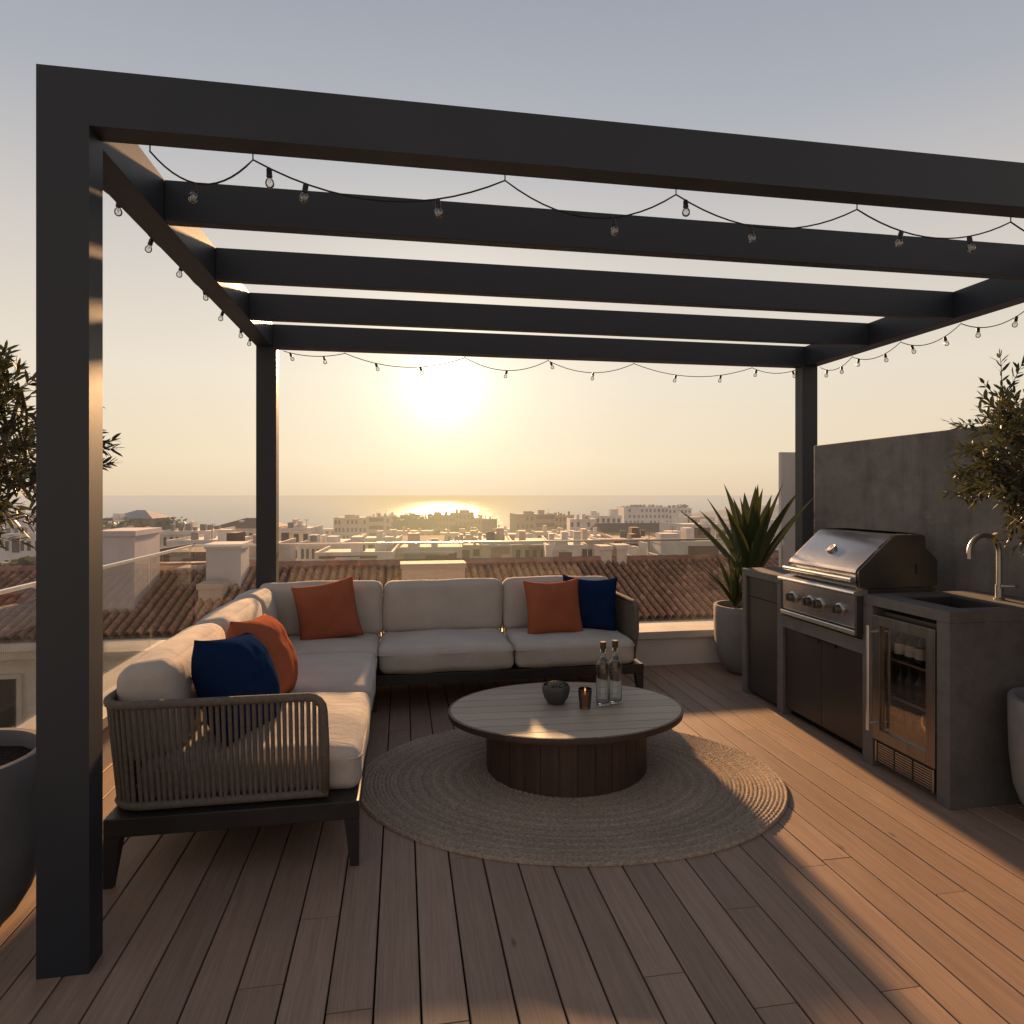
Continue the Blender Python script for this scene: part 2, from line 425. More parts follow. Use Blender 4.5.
# the house the terrace sits on
pb = thing('parapet', 'low pale rendered parapet with stone coping around the deck edge', 'parapet wall', (-1.6, 5.2, 0))
obj('wall', boxes((-1.5, 3.33, 5.07, 5.36, -.39, .222), (-1.80, -1.5, 2.72, 5.36, -.39, .222), (-2.25, -1.80, 2.72, 3.0, -.39, .222), (-2.25, -1.95, -2.6, 2.72, -.39, .222)), 'white_render', pb)
obj('coping', boxes((-1.47, 3.33, 5.035, 5.39, .224, .283), (-1.83, -1.47, 2.69, 5.39, .224, .283), (-2.28, -1.83, 2.69, 3.03, .224, .283), (-2.28, -1.92, -2.6, 2.69, .224, .283), bev=.004), 'coping_stone', pb)
obj('facade', boxes((-2.24, 3.48, 5.30, 5.352, -14, -.41), (-2.25, -2.18, -2.6, 5.29, -14, -.41)), 'white_render', pb)

gr = thing('glass_railing', 'frameless glass balustrade with a thin metal top edge along the parapet', 'glass railing', (-1.5, 5.3, .283))
GX, GY = -1.56, 5.25
def gpanel(a, b, vert):
    if vert: return boxes((GX-.006, GX+.006, a, b, .286, 1.008))
    return boxes((a, b, GY-.006, GY+.006, .286, 1.008))
ys = [2.78, 3.6, 4.42, 5.24]
for a, b in zip(ys, ys[1:]): obj('glass_panel', gpanel(a+.006, b-.006, True), 'rail_glass', gr)
xs = [-1.545, -.33, .89, 2.11, 3.32]
for a, b in zip(xs, xs[1:]): obj('glass_panel', gpanel(a+.006, b-.006, False), 'rail_glass', gr)
obj('top_rail', boxes((GX-.011, GX+.011, 2.78, GY+.011, 1.0085, 1.024), (GX+.0112, 3.32, GY-.011, GY+.011, 1.0085, 1.024)), 'steel', gr)
cw = obj('concrete_wall', boxes((3.1, 3.30, -2.6, 4.50, -.05, 1.775), bev=.004), 'wall_concrete', loc=(3.2, 1, 0))
tag(cw, 'dark grey rough concrete wall behind the outdoor kitchen', 'concrete wall')
ww = obj('boundary_wall', boxes((3.405, 5.2, 5.42, 5.46, -3, 1.79), (5.0, 5.2, -2.6, 5.42, -3, 1.79)), 'white_render', loc=(3.6, 5.5, -.05))
tag(ww, 'pale plastered boundary wall beyond the far right pergola post', 'plastered wall')

# pergola
PX0, PX1, PY0, PY1, ZB, ZT = -1.04, 3.45, 2.08, 5.06, 2.48, 2.645
PD = .088
pg = thing('pergola', 'charcoal metal pergola with open beams over the sofa', 'pergola', (1.2, 3.5, 0))
B = .0025
for x0, y0, z0 in ((PX0, PY0, 0), (PX1-.14, PY0, 0), (PX0, PY1-.10, .0), (PX1-.14, PY1-.10, .0)):
    obj('post', boxes((x0, x0+.14, y0, y0+(PD if y0 < 3 else .10), z0, ZB)), 'pergola_paint', pg)
obj('beam', boxes((PX0, PX1, PY0, PY0+PD, ZB, ZT)), 'pergola_paint', pg)
obj('beam', boxes((PX0, PX1, PY1-.10, PY1, ZB, ZT)), 'pergola_paint', pg)
for x0 in (PX0, PX1-.118): obj('beam', boxes((x0, x0+.118, PY0+PD+.0005, PY1-.1005, ZB+.0005, ZT), bev=B), 'pergola_paint', pg)
for y in (2.755, 3.466, 4.20): obj('rafter', boxes((PX0+.1185, PX1-.1185, y, y+.055, ZB+.003, ZT-.002), bev=B), 'pergola_paint', pg)

# string lights
def festoon(label, hooks, sags, bulbs, n_seg=14, hook_up=.03):
    """hooks: points the cord hangs from; bulbs: (span, fraction)"""
    t = thing('string_lights', label, 'string lights', hooks[0], 'festoon lights strung round the pergola')
    bm = bmesh.new()
    def pt(i, f):
        a, b = Vector(hooks[i]), Vector(hooks[i+1]); p = a.lerp(b, f); p.z -= sags[i]*4*f*(1-f); return p
    pts = []
    for i in range(len(hooks)-1):
        for k in range(n_seg): pts.append(pt(i, k/n_seg))
    pts.append(Vector(hooks[-1])); tube(bm, pts, .0029, 6)
    obj('cord', bm, 'cord', t, smooth=True)
    for h in hooks:
        bm = bmesh.new(); tube(bm, [Vector(h)+Vector((0,0,-.003)), Vector(h)+Vector((0,0,hook_up))], .0022, 5); obj('hook', bm, 'cord', t)
    for i, f in bulbs:
        p = pt(i, f); lean = Vector((rnd.uniform(-.35,.35), rnd.uniform(-.2,.2), -1)).normalized()
        q = Matrix.Translation(p) @ lean.to_track_quat('-Z', 'Y').to_matrix().to_4x4() @ Matrix.Scale(.67, 4)
        bm = bmesh.new(); lathe(bm, [(0,.004),(.006,.003),(.0125,-.004),(.0135,-.012),(.0135,-.032),(.0145,-.034),(.0145,-.040),(.012,-.043),(0,-.043)], (0,0,0), 12)
        bmesh.ops.transform(bm, matrix=q, verts=bm.verts); s = obj('socket', bm, 'black_plastic', t, smooth=True, autos=40)
        bm = bmesh.new(); lathe(bm, [(.010,-.0432),(.012,-.048),(.0185,-.058),(.0215,-.070),(.019,-.083),(.011,-.091),(0,-.094)], (0,0,0), 14)
        bmesh.ops.transform(bm, matrix=q, verts=bm.verts); obj('bulb', bm, 'bulb_glass', s, smooth=True)
        bm = bmesh.new(); tube(bm, [q @ Vector((-.004,0,-.045)), q @ Vector((-.006,0,-.065)), q @ Vector((0,0,-.07)), q @ Vector((.006,0,-.065)), q @ Vector((.004,0,-.045))], .0009, 4)
        obj('filament', bm, 'dull_steel', s)
    return t
def on_plane_y(u, Y, z): # point at bearing u on the line y = Y
    a = (u-512)/F; return (Y*(ST+CT*a)/(CT-ST*a), Y, z)
yf = PY0+.100
festoon('string of small clear bulbs hung in loops from the front beam',
        [on_plane_y(u, yf, ZB-.012) for u in (150, 253, 505, 676, 857)] + [(2.35, yf, ZB-.012), (3.0, yf, ZB-.012)],
        [.09, .10, .105, .095, .085, .09, .09],
        [(0,.45), (1,.06), (1,.20), (1,.72), (2,.62), (3,.05), (3,.40), (4,.28), (4,.72), (5,.4), (5,.8)], hook_up=.02)
xl = PX0+.03
festoon('string of small clear bulbs running back under the left side beam',
        [(PX0-.012, y, ZB+.06) for y in (2.2, 2.75, 3.3, 3.85, 4.4, 4.95)],
        [.05,.045,.045,.04,.04], [(0,.3), (0,.85), (1,.45), (2,.15), (2,.8), (3,.5), (4,.3), (4,.8)])
festoon('string of small clear bulbs draped along under the far beam',
        [on_plane_y(u, PY1+.012, ZB-.006) for u in (284, 345, 465, 548, 634, 752, 797)], [.03,.09,.09,.085,.09,.04],
        [(0,.1),(0,.65),(1,.25),(1,.62),(2,.5),(3,.03),(3,.52),(4,.35),(4,.73),(5,.1),(5,.9)])
festoon('string of small clear bulbs sagging beside the right side beam',
        [(PX1+.012, y, ZB-.004) for y in (4.95, 4.55, 4.05, 3.55, 3.05, 2.55)], [.06,.06,.07,.075,.08],
        [(0,.25),(0,.7),(1,.15),(1,.7),(2,.2),(2,.75),(3,.25),(3,.75),(4,.4)])

# ------------------------------------------------------------------ sofa
sofa = thing('corner_sofa', 'grey L-shaped corner sofa with rope sides and dark metal legs', 'sofa', (-.5, 4.2, 0))
def cushion(bm, x0, x1, y0, y1, z0, z1, r=.05, crown=(0,0,.018), seed=0, n=18, lean=None):
    c = Vector(((x0+x1)/2, (y0+y1)/2, (z0+z1)/2)); h = Vector(((x1-x0)/2, (y1-y0)/2, (z1-z0)/2))
    ts = [math.sin((2*k/n-1)*math.pi/2*.92)/math.sin(math.pi/2*.92) for k in range(n+1)]
    cache = {}
    def V(p):
        key = tuple(round(x, 5) for x in p)
        if key in cache: return cache[key]
        w = Vector((p[0]*h.x, p[1]*h.y, p[2]*h.z))
        q = Vector((max(-h[i]+r, min(h[i]-r, w[i])) for i in range(3)))
        d = w-q
        o = q + d.normalized()*r if d.length > 1e-9 else w
        for i in range(3):
            j, k = (i+1)%3, (i+2)%3
            o[i] += crown[i]*p[i]*(1-abs(p[j])**2.2)*(1-abs(p[k])**2.2)
        P = o + c
        s = noise.noise_vector(P*3.1+Vector((seed*3.7, 0, 0)))*.010 + noise.noise_vector(P*8+Vector((0, seed*2.3, 0)))*.0045 + noise.noise_vector(P*19+Vector((seed, 5, 2)))*.0014
        P += s
        if lean: P = lean @ P
        cache[key] = bm.verts.new(P); return cache[key]
    for ax in range(3):
        for s in (-1, 1):
            for a in range(n):
                for b in range(n):
                    q = []
                    for ta, tb in ((ts[a],ts[b]),(ts[a+1],ts[b]),(ts[a+1],ts[b+1]),(ts[a],ts[b+1])):
                        p = [0,0,0]; p[ax] = s; p[(ax+1)%3] = ta; p[(ax+2)%3] = tb; q.append(V(p))
                    if len(set(q)) == 4: bm.faces.new(q if s > 0 else q[::-1])
def piping_loop(x0, x1, y0, y1, z, r, seed, crown=0):
    pts = []; k = 10
    for cx, cy, a0 in ((x1-r, y1-r, 0), (x0+r, y1-r, 90), (x0+r, y0+r, 180), (x1-r, y0+r, 270)):
        for i in range(k): a = R(a0+90*i/(k-1)); pts.append(Vector((cx+r*math.cos(a), cy+r*math.sin(a), z)))
    out = []
    for i, p in enumerate(pts):
        q = pts[(i+1) % len(pts)]; m = max(1, int((q-p).length/.05))
        for j in range(m): out.append(p.lerp(q, j/m))
    out.append(out[0]); return out
seats = [(-.80,-.155, 2.60,3.385), (-.80,-.155, 3.395,4.195), (-.80,-.155, 4.205,4.72),
         (-.145,.735, 4.22,4.72), (.745,1.575, 4.22,4.72)]
for i, (x0,x1,y0,y1) in enumerate(seats):
    bm = bmesh.new(); cushion(bm, x0-.16 if i < 3 else x0, x1, y0, y1+(.12 if i > 1 else 0), .247, .415, .045, (.006,.008,.022), i+1, 22)
    o = obj('seat_cushion', bm, 'cushion_fabric', sofa, smooth=True)
    xa = x0-.16 if i < 3 else x0; yb = y1+(.12 if i > 1 else 0)
    bm = bmesh.new(); tube(bm, piping_loop(xa-.001, x1+.001, y0-.001, yb+.001, .372, .045, i), .0042, 6, cap=False); obj('piping', bm, 'cushion_fabric', o, smooth=True)
def lean_m(piv, axis, ang): return Matrix.Translation(piv) @ Matrix.Rotation(ang, 4, axis) @ Matrix.Translation(-Vector(piv))
for i, (y0,y1) in enumerate(((2.62,3.47),(3.475,4.26),(4.265,4.70))):
    bm = bmesh.new(); cushion(bm, -1.025, -.83, y0, y1, .40, .765, .058, (.030,.006,.014), i+11, 22, lean_m((-.9,0,.4), 'Y', R(-6)))
    obj('back_cushion', bm, 'cushion_fabric', sofa, smooth=True)
for i, (x0,x1) in enumerate(((-.985,-.135),(-.125,.735),(.745,1.578))):
    bm = bmesh.new(); cushion(bm, x0, x1, 4.715, 4.885, .40, .772, .05, (.006,.030,.010), i+21, 22, lean_m((0,4.8,.4), 'X', R(-5)))
    obj('back_cushion', bm, 'cushion_fabric', sofa, smooth=True)
fr = obj('frame', boxes((-1.045,-.158, 2.515,4.935, .178,.246), (-.1575,1.635, 4.235,4.934, .179,.245), bev=.004), 'sofa_frame_paint', sofa)
def leg(x, y, sx, sy):
    bm = bmesh.new(); t, b = .027, .015; vs = []
    for z, w, ox, oy in ((.178, t, 0, 0), (.0, b, .012*sx, .012*sy)):
        vs.append([bm.verts.new((x+ox+a*w, y+oy+c*w, z)) for a, c in ((-1,-1),(1,-1),(1,1),(-1,1))])
    bm.faces.new(vs[0]); bm.faces.new(vs[1])
    for k in range(4): bm.faces.new((vs[0][k], vs[0][(k+1)%4], vs[1][(k+1)%4], vs[1][k]))
    obj('leg', bm, 'sofa_frame_paint', sofa)
for a in ((-1.017,2.543,-1,-1), (-.186,2.543,1,-1), (-.186,4.30,1,-1), (1.606,4.264,1,-1), (1.606,4.90,1,1), (-1.017,4.90,-1,1)): leg(*a)
def arc(cx, cy, r, a0, a1, n=8): return [(cx+r*math.cos(R(a0+(a1-a0)*k/n)), cy+r*math.sin(R(a0+(a1-a0)*k/n))) for k in range(n+1)]
def plan(ins, r=.11):
    x0, x1, y0, y1 = -1.07+ins, 1.625-ins, 2.530+ins, 4.935-ins*.3
    return [(-.345, y0)] + arc(x0+r, y0+r, r, 270, 180) + arc(x0+r, y1-r, r, 180, 90) + arc(x1-r, y1-r, r, 90, 0) + [(x1, 4.40)]
def resample(p, step):
    out = []; acc = 0; L = [0]
    for a, b in zip(p, p[1:]): L.append(L[-1]+math.dist(a, b))
    n = int(L[-1]/step)
    for k in range(n+1):
        s = L[-1]*k/n
        i = max(j for j in range(len(L)) if L[j] <= s+1e-9); i = min(i, len(p)-2)
        f = (s-L[i])/(L[i+1]-L[i]) if L[i+1] > L[i] else 0
        out.append((p[i][0]+(p[i+1][0]-p[i][0])*f, p[i][1]+(p[i+1][1]-p[i][1])*f))
    return out
top2, bot2 = plan(0), plan(.028)
ZR, ZL = .643, .268
bm = bmesh.new()
tp = resample(top2, .04); bp = resample(bot2, .04)
a0, b0, a1, b1 = tp[0], bp[0], tp[-1], bp[-1]
up = [Vector((*p, ZR)) for p in tp]
s_end = [Vector((a0[0]+.055*math.sin(R(t))+.0, a0[1], ZR-.055*(1-math.cos(R(t))))) for t in (90, 67, 45, 22)]
s_down = [Vector((b0[0]+.058, b0[1], ZL)), Vector((a0[0]+.060, (a0[1]+b0[1])/2, (ZR+ZL)/2))]
e_end = [Vector((a1[0], a1[1]-.055*math.sin(R(t)), ZR-.055*(1-math.cos(R(t))))) for t in (22, 45, 67, 90)]
e_down = [Vector((a1[0], (a1[1]+b1[1])/2-.060, (ZR+ZL)/2)), Vector((b1[0], b1[1]-.058, ZL))]
tube(bm, s_down + s_end + up + e_end + e_down, .0165, 8)
tube(bm, [Vector((b0[0]+.07, b0[1], ZL))] + [Vector((*p, ZL)) for p in bp] + [Vector((b1[0], b1[1]-.07, ZL))], .0165, 8)
obj('arm_rail', bm, 'rope', sofa, smooth=True)
# strands: one weave all round, thicker spacing on the near arm
n_st = int(sum(math.dist(a, b) for a, b in zip(top2, top2[1:]))/.0215)
def along(p, f):
    L = [0]
    for a, b in zip(p, p[1:]): L.append(L[-1]+math.dist(a, b))
    s = L[-1]*f; i = max(j for j in range(len(L)-1) if L[j] <= s+1e-9)
    g = (s-L[i])/max(1e-9, L[i+1]-L[i]); return (p[i][0]+(p[i+1][0]-p[i][0])*g, p[i][1]+(p[i+1][1]-p[i][1])*g)
bm = bmesh.new()
for k in range(n_st+1):
    f = k/n_st; a, b = along(top2, f), along(bot2, f)
    j = rnd.uniform(-.0025, .0025)
    tube(bm, [(b[0]+j, b[1], ZL), ((a[0]+b[0])/2+j*.5, (a[1]+b[1])/2, (ZR+ZL)/2), (a[0], a[1], ZR)], .0082, 6, cap=False)
for dx in (.019, .036): tube(bm, [(b1[0], b1[1]-dx, ZL), (a1[0], a1[1]-dx, ZR-.012)], .0082, 6, cap=False)
for dx in (.022, .043): tube(bm, [(b0[0]+dx, b0[1], ZL), (a0[0]+dx, a0[1], ZR-.012)], .0082, 6, cap=False)
obj('rope_weave', bm, 'rope', sofa, smooth=True)

# throw pillows
def pillow(label, c, size, thick, nrm, roll, mat, seed, sag=.0, bend=0):
    bm = bmesh.new(); n = 30; V = {}
    for s in (1, -1):
        for i in range(n+1):
            for j in range(n+1):
                u, v = 2*i/n-1, 2*j/n-1
                edge = i in (0, n) or j in (0, n)
                if edge and s == -1: V[s,i,j] = V[1,i,j]; continue
                pu = u*(1-.075*(1-v*v)**1.0*abs(u)**3); pv = v*(1-.075*(1-u*u)*abs(v)**3)
                hgt = thick*((1-abs(u)**2.6)*(1-abs(v)**2.6))**.55
                P = Vector((pu*size/2, pv*size/2, s*hgt/2))
                P.z -= bend*(u*u)*size
                w = noise.noise(Vector((u*2.2, v*2.2, seed+s)))*.010 + noise.noise(Vector((u*5, v*5, seed*2+s)))*.003
                cr = abs(u*v)**2
                P.z += s*(w*(1-.7*abs(u)**4)*(1-.7*abs(v)**4)) if not edge else noise.noise(Vector((u*3, v*3, seed)))*.006
                P.y -= sag*(1-u*u)*(v+1)/2*size
                V[s,i,j] = bm.verts.new(P)
    for s in (1, -1):
        for i in range(n):
            for j in range(n):
                q = [V[s,i,j], V[s,i+1,j], V[s,i+1,j+1], V[s,i,j+1]]
                bm.faces.new(q if s > 0 else q[::-1])
    z = Vector(nrm).normalized(); x = Vector((0,0,1)).cross(z).normalized(); y = z.cross(x)
    m = Matrix((x, y, z)).transposed() @ Matrix.Rotation(roll, 3, 'Z')
    m4 = m.to_4x4(); m4.translation = Vector(c)
    bmesh.ops.transform(bm, matrix=m4, verts=bm.verts)
    edge_pts = []
    o = obj('throw_pillow', bm, mat, loc=(c[0], c[1], c[2]-size/2), smooth=True)
    tag(o, label, 'pillow')
    return o
pillow('rust orange throw pillow tilted in the far left corner of the sofa', (-.50, 4.60, .605), .42, .19, (.12,-1,.30), R(9), 'rust_fabric', 1, .02)
pillow('rust orange throw pillow at the right end leaning in front of a navy one', (1.07, 4.53, .60), .41, .19, (-.05,-1,.34), R(2), 'rust_fabric', 2, .04)
pillow('navy blue throw pillow at the right end tucked behind a rust one', (1.36, 4.61, .605), .41, .18, (-.18,-1,.26), R(-3), 'navy_fabric', 3, .05)
pillow('navy blue throw pillow just inside the near rope arm of the sofa', (-.675, 2.885, .605), .43, .255, (.92,-.20,.38), R(-8), 'navy_fabric', 4, .0)
pillow('sunlit rust orange throw pillow behind the navy one on the left seat', (-.655, 3.28, .61), .43, .26, (.93,-.10,.36), R(-6), 'rust_fabric', 5, .0)

# ------------------------------------------------------------------ rug, table and what stands on it
RC = at(569, 3.225); RC.z = 0; RA = -TH
def rug():
    bm = bmesh.new(); lay = bm.loops.layers.float_color.new('ring')
    SX, SY, th = 1.04, .78, .010; nr, seg = 54, 360; rings = []
    for k in range(nr*4+1):
        f = k/(nr*4); ph = (k % 4)/4; row = k//4
        hz = th*(.62+.38*math.sin(math.pi*ph)) if k < nr*4 else .002
        rg = []
        for s in range(seg):
            a = 2*math.pi*s/seg; r = max(f, .004)
            br = math.sin(a*max(8, int(row*3.6+6))+(row % 2)*math.pi)
            x, y = r*SX*math.cos(a), r*SY*math.sin(a)
            w = 1+.004*noise.noise(Vector((math.cos(a)*2, math.sin(a)*2, .5)))
            zz = .004+hz*(1+.26*br*math.sin(math.pi*ph))
            rg.append(bm.verts.new((RC.x+(x*math.cos(RA)-y*math.sin(RA))*w, RC.y+(x*math.sin(RA)+y*math.cos(RA))*w, zz)))
        rings.append(rg)
    rings.append([bm.verts.new((v.co.x, v.co.y, .001)) for v in rings[-1]])
    for k, (a, b) in enumerate(zip(rings, rings[1:])):
        for s in range(seg):
            f = bm.faces.new((a[s], b[s], b[(s+1)%seg], a[(s+1)%seg]))
            t = (k//4*.618) % 1
            for l in f.loops: l[lay] = (t*.3+k/(nr*4)*.7, 0, 0, 1)
    bm.faces.new(rings[0]);
    o = obj('rug', bm, 'jute', loc=(RC.x, RC.y, 0), smooth=True); tag(o, 'round braided jute rug lying under the coffee table', 'rug')
rug()
TC = at(566, 3.365); TC.z = 0; TZ = .305
tb = thing('coffee_table', 'low round slatted coffee table with a dark drum base', 'coffee table', (TC.x, TC.y, .02))
def table():
    SX, SY = .605, .445
    # top: slats cut to an oval plan, running across
    bm = bmesh.new(); lay = tint_layer(bm); n = 9; gap = .005
    w = 2*SY/n
    for k in range(n):
        ya, yb = -SY+k*w+gap/2, -SY+(k+1)*w-gap/2
        def ex(y): return SX*math.sqrt(max(0, 1-(y/SY)**2))
        m = 14; L = [( -ex(ya+(yb-ya)*i/m), ya+(yb-ya)*i/m) for i in range(m+1)]; Rr = [(-x, y) for x, y in L][::-1]
        poly = L+Rr
        seen = []; 
        for p in poly:
            if not seen or math.dist(p, seen[-1]) > 1e-5: seen.append(p)
        if math.dist(seen[0], seen[-1]) < 1e-5: seen.pop()
        c = .002
        def W(p, z, s=1): x, y = p[0]*s, p[1]; return (TC.x+x*math.cos(-TH*.3)-y*math.sin(-TH*.3), TC.y+x*math.sin(-TH*.3)+y*math.cos(-TH*.3), z)
        A = [bm.verts.new(W(p, TZ-.016)) for p in seen]; Bv = [bm.verts.new(W(p, TZ)) for p in seen]
        fs = [bm.faces.new(A[::-1]), bm.faces.new(Bv)]
        q = len(seen)
        for i in range(q): fs.append(bm.faces.new((A[i], A[(i+1)%q], Bv[(i+1)%q], Bv[i])))
        paint(fs, lay, (rnd.random(), 0, 0, 1))
    t = obj('tabletop', bm, 'table_wood', tb)
    bm = bmesh.new()
    lathe(bm, [(0,-.034),(.96,-.034),(1.0,-.030),(1.004,-.004),(.998,.0),(.985,.001),(.985,-.0165),(0,-.0165)], (TC.x, TC.y, TZ), 96, SX, SY, -TH*.3)
    obj('rim', bm, 'table_base_wood', t, smooth=True, autos=40)
    bm = bmesh.new(); lay = tint_layer(bm); n = 30; bx, by = .412, .385
    for k in range(n):
        a0, a1 = 2*math.pi*(k+.02)/n, 2*math.pi*(k+.98)/n; vs = []
        for z in (.014, TZ-.036):
            vs.append([bm.verts.new((TC.x+f*bx*math.cos(a), TC.y+f*by*math.sin(a), z)) for a, f in ((a0,.992), (a0,1), ((a0+a1)/2,1.002), (a1,1), (a1,.992))])
        fs = []
        for i in range(4): fs.append(bm.faces.new((vs[0][i], vs[0][i+1], vs[1][i+1], vs[1][i])))
        paint(fs, lay, (rnd.random(), 0, 0, 1))
    lathe(bm, [(.0,.018),(.985,.018),(.985,TZ-.036),(0,TZ-.036)], (TC.x, TC.y, 0), 60, bx, by)
    obj('base', bm, 'table_base_wood', tb)
table()
def on_table(u, v): return at(u, F*(H-TZ)/(v-495))
p = on_table(556, 703); p.z = TZ+.001
bw = thing('succulent_bowl', 'small dark round bowl holding a succulent on the coffee table', 'plant bowl', p)
bm = bmesh.new(); s = .072
lathe(bm, [(0,0),(.52,0),(.62,.05),(.86,.40),(1.0,.85),(1.02,1.10),(.98,1.30),(.93,1.36),(.88,1.33),(.90,1.1),(.88,1.0),(0,.98)], p, 36)
for v_ in bm.verts: v_.co = p + Vector(((v_.co.x-p.x)*s, (v_.co.y-p.y)*s, (v_.co.z-p.z)*s))
obj('bowl', bm, 'ceramic', bw, smooth=True, autos=50)
bm = bmesh.new()
for k in range(40):
    a = k*2.399; f = k/40; r = .004+.046*f**.8; el = R(78-70*f)
    d = Vector((math.cos(a)*math.cos(el), math.sin(a)*math.cos(el), math.sin(el))); L = .020+.012*f
    b0_ = p+Vector((math.cos(a)*r*.55, math.sin(a)*r*.55, .082+.016*(1-f)))
    tube(bm, [b0_, b0_+d*L*.5, b0_+d*L*.85, b0_+d*L], [.007,.010,.007,.0008], 6)
obj('succulent', bm, 'succulent', bw, smooth=True)
p = on_table(585, 708); p.z = TZ+.001
cd = thing('candle_holder', 'lit tealight glowing in an amber glass on the table', 'candle', p)
bm = bmesh.new(); lathe(bm, [(0,0),(.027,0),(.029,.004),(.0295,.014),(.036,.098),(.034,.099),(.0275,.018),(0,.016)], p, 32); obj('glass_cup', bm, 'amber_glass', cd, smooth=True, autos=50)
bm = bmesh.new(); lathe(bm, [(0,.0185),(.0265,.0185),(.0305,.068),(.026,.073),(0,.070)], p, 24); obj('wax', bm, 'lit_wax', cd, smooth=True, autos=50)
bm = bmesh.new(); lathe(bm, [(0,.071),(.0035,.074),(.0045,.079),(.003,.086),(0,.092)], p, 12); obj('flame', bm, 'flame', cd, smooth=True)
def carafe(u, v, label, h=.235):
    p = on_table(u, v); p.z = TZ+.001
    t = thing('glass_bottle', label, 'bottle', p)
    r, q = .036, .0335
    bm = bmesh.new()
    lathe(bm, [(0,0),(r-.003,0),(r,.004),(r,.205),(r-.004,.216),(.016,.247),(.0135,.255),(.0135,.283),(.0155,.285),(.0155,.290),(.0115,.290),(.0108,.258),(.0128,.248),(q-.003,.214),(q,.204),(q,.014),(q-.004,.010),(0,.010)], p, 36)
    obj('body', bm, 'carafe_glass', t, smooth=True, autos=60)
    bm = bmesh.new(); lathe(bm, [(0,.272),(.0102,.272),(.0106,.2906),(.0165,.2908),(.0165,.322),(.0145,.325),(0,.325)], p, 20); obj('stopper', bm, 'stopper', t, smooth=True, autos=40)
carafe(603, 704, 'clear glass bottle with dark stopper, nearer the candle')
carafe(615, 702, 'clear glass bottle with dark stopper, nearer the right edge of the table')

# ------------------------------------------------------------------ outdoor kitchen
K0, K1, KB = 2.40, 3.095, .72
kt = thing('outdoor_kitchen', 'concrete outdoor kitchen counter with dark cabinet doors along the wall', 'outdoor kitchen', (2.75, 3.4, 0))
cc = [(K0, K1, 2.52, 2.592, 0, .829), (K0, K1, 3.000, 3.074, 0, .829), (K0, K1, 3.800, 3.866, 0, .829), (K0, K1, 4.250, 4.300, 0, .829),
      (K0, K1, 3.0745, 3.7995, .56, .635), (K0+.06, K1, 2.5925, 2.9995, .0, .028), (3.02, K1, 2.5925, 4.2495, .029, .555)]
bm = bmesh.new()
for b in cc: box(bm, *b, bev=.002)
obj('concrete_body', bm, 'counter_concrete', kt)
SX0, SX1, SY0, SY1 = 2.52, 2.84, 2.60, 2.97
bm = bmesh.new()
O = .0012
for b in ((K0-O, SX0, 2.52-O, 3.066, .83, .88), (SX1, K1, 2.52-O, 3.066, .83, .88), (SX0, SX1, 2.52-O, SY0, .83, .88), (SX0, SX1, SY1, 3.066, .83, .88)): box(bm, *b)
bmesh.ops.remove_doubles(bm, verts=bm.verts, dist=1e-5)
obj('countertop', bm, 'counter_concrete', kt)
obj('countertop', boxes((K0-O, K1, 3.805, 4.300+O, .83, .88), bev=.003), 'counter_concrete', kt)
bm = bmesh.new()
box(bm, SX0+.001, SX0+.010, SY0+.001, SY1-.001, .70, .868); box(bm, SX1-.010, SX1-.001, SY0+.001, SY1-.001, .70, .868)
box(bm, SX0+.0102, SX1-.0102, SY0+.001, SY0+.010, .70, .868); box(bm, SX0+.0102, SX1-.0102, SY1-.010, SY1-.001, .70, .868); box(bm, SX0+.001, SX1-.001, SY0+.001, SY1-.001, .690, .6995)
obj('sink', bm, 'dark_steel', kt)
def door(name, y0, y1, z0, z1):
    o = obj(name, boxes((K0+.016, K0+.036, y0, y1, z0, z1), bev=.0015), 'dark_door', kt); return o
door('door', 3.870, 4.247, .03, .688); door('drawer', 3.870, 4.247, .693, .826)
d1 = door('door', 3.078, 3.436, .05, .556); d2 = door('door', 3.440, 3.796, .05, .556)
for dd, y0, y1 in ((d1, 3.30, 3.432), (d2, 3.444, 3.57)): obj('handle', boxes((K0+.002, K0+.0155, y0, y1, .538, .5555)), 'black_plastic', dd)
obj('plinth', boxes((K0+.06, K0+.08, 3.0745, 3.7995, .0, .048), (K0+.06, K0+.08, 3.8665, 4.2495, 0, .028)), 'dark_void', kt)
obj('carcass', boxes((K0+.04, 3.018, 3.8665, 4.2495, .03, .827), (K0+.04, 3.018, 3.0745, 3.7995, .05, .558)), 'dark_void', kt)

# fridge, built in but a thing of its own
fg = thing('wine_fridge', 'steel framed glass door drinks fridge built into the counter', 'fridge', (2.7, 2.8, .03))
fy0, fy1 = 2.598, 2.994
obj('cabinet', boxes((K0+.05, 2.98, fy0, fy0+.02, .03, .80), (K0+.05, 2.98, fy1-.02, fy1, .03, .80), (2.981, 3.0, fy0, fy1, .03, .80), (K0+.05, 2.98, fy0+.0205, fy1-.0205, .03, .16), (K0+.05, 2.98, fy0+.0205, fy1-.0205, .775, .80)), 'fridge_liner', fg)
fd = obj('door_frame', boxes((K0-.006, K0+.034, fy0-.003, fy0+.050, .150, .785), (K0-.006, K0+.034, fy1-.050, fy1-.001, .150, .785), (K0-.006, K0+.034, fy0+.0505, fy1-.0505, .150, .205), (K0-.006, K0+.034, fy0+.0505, fy1-.0505, .735, .785), bev=.0015), 'fridge_steel', fg)
obj('glass_pane', boxes((K0+.006, K0+.010, fy0+.0505, fy1-.0505, .2055, .7345)), 'door_glass', fd)
bm = bmesh.new(); yh = fy1-.022
tube(bm, [(K0-.048, yh, .20), (K0-.048, yh, .735)], .0095, 12)
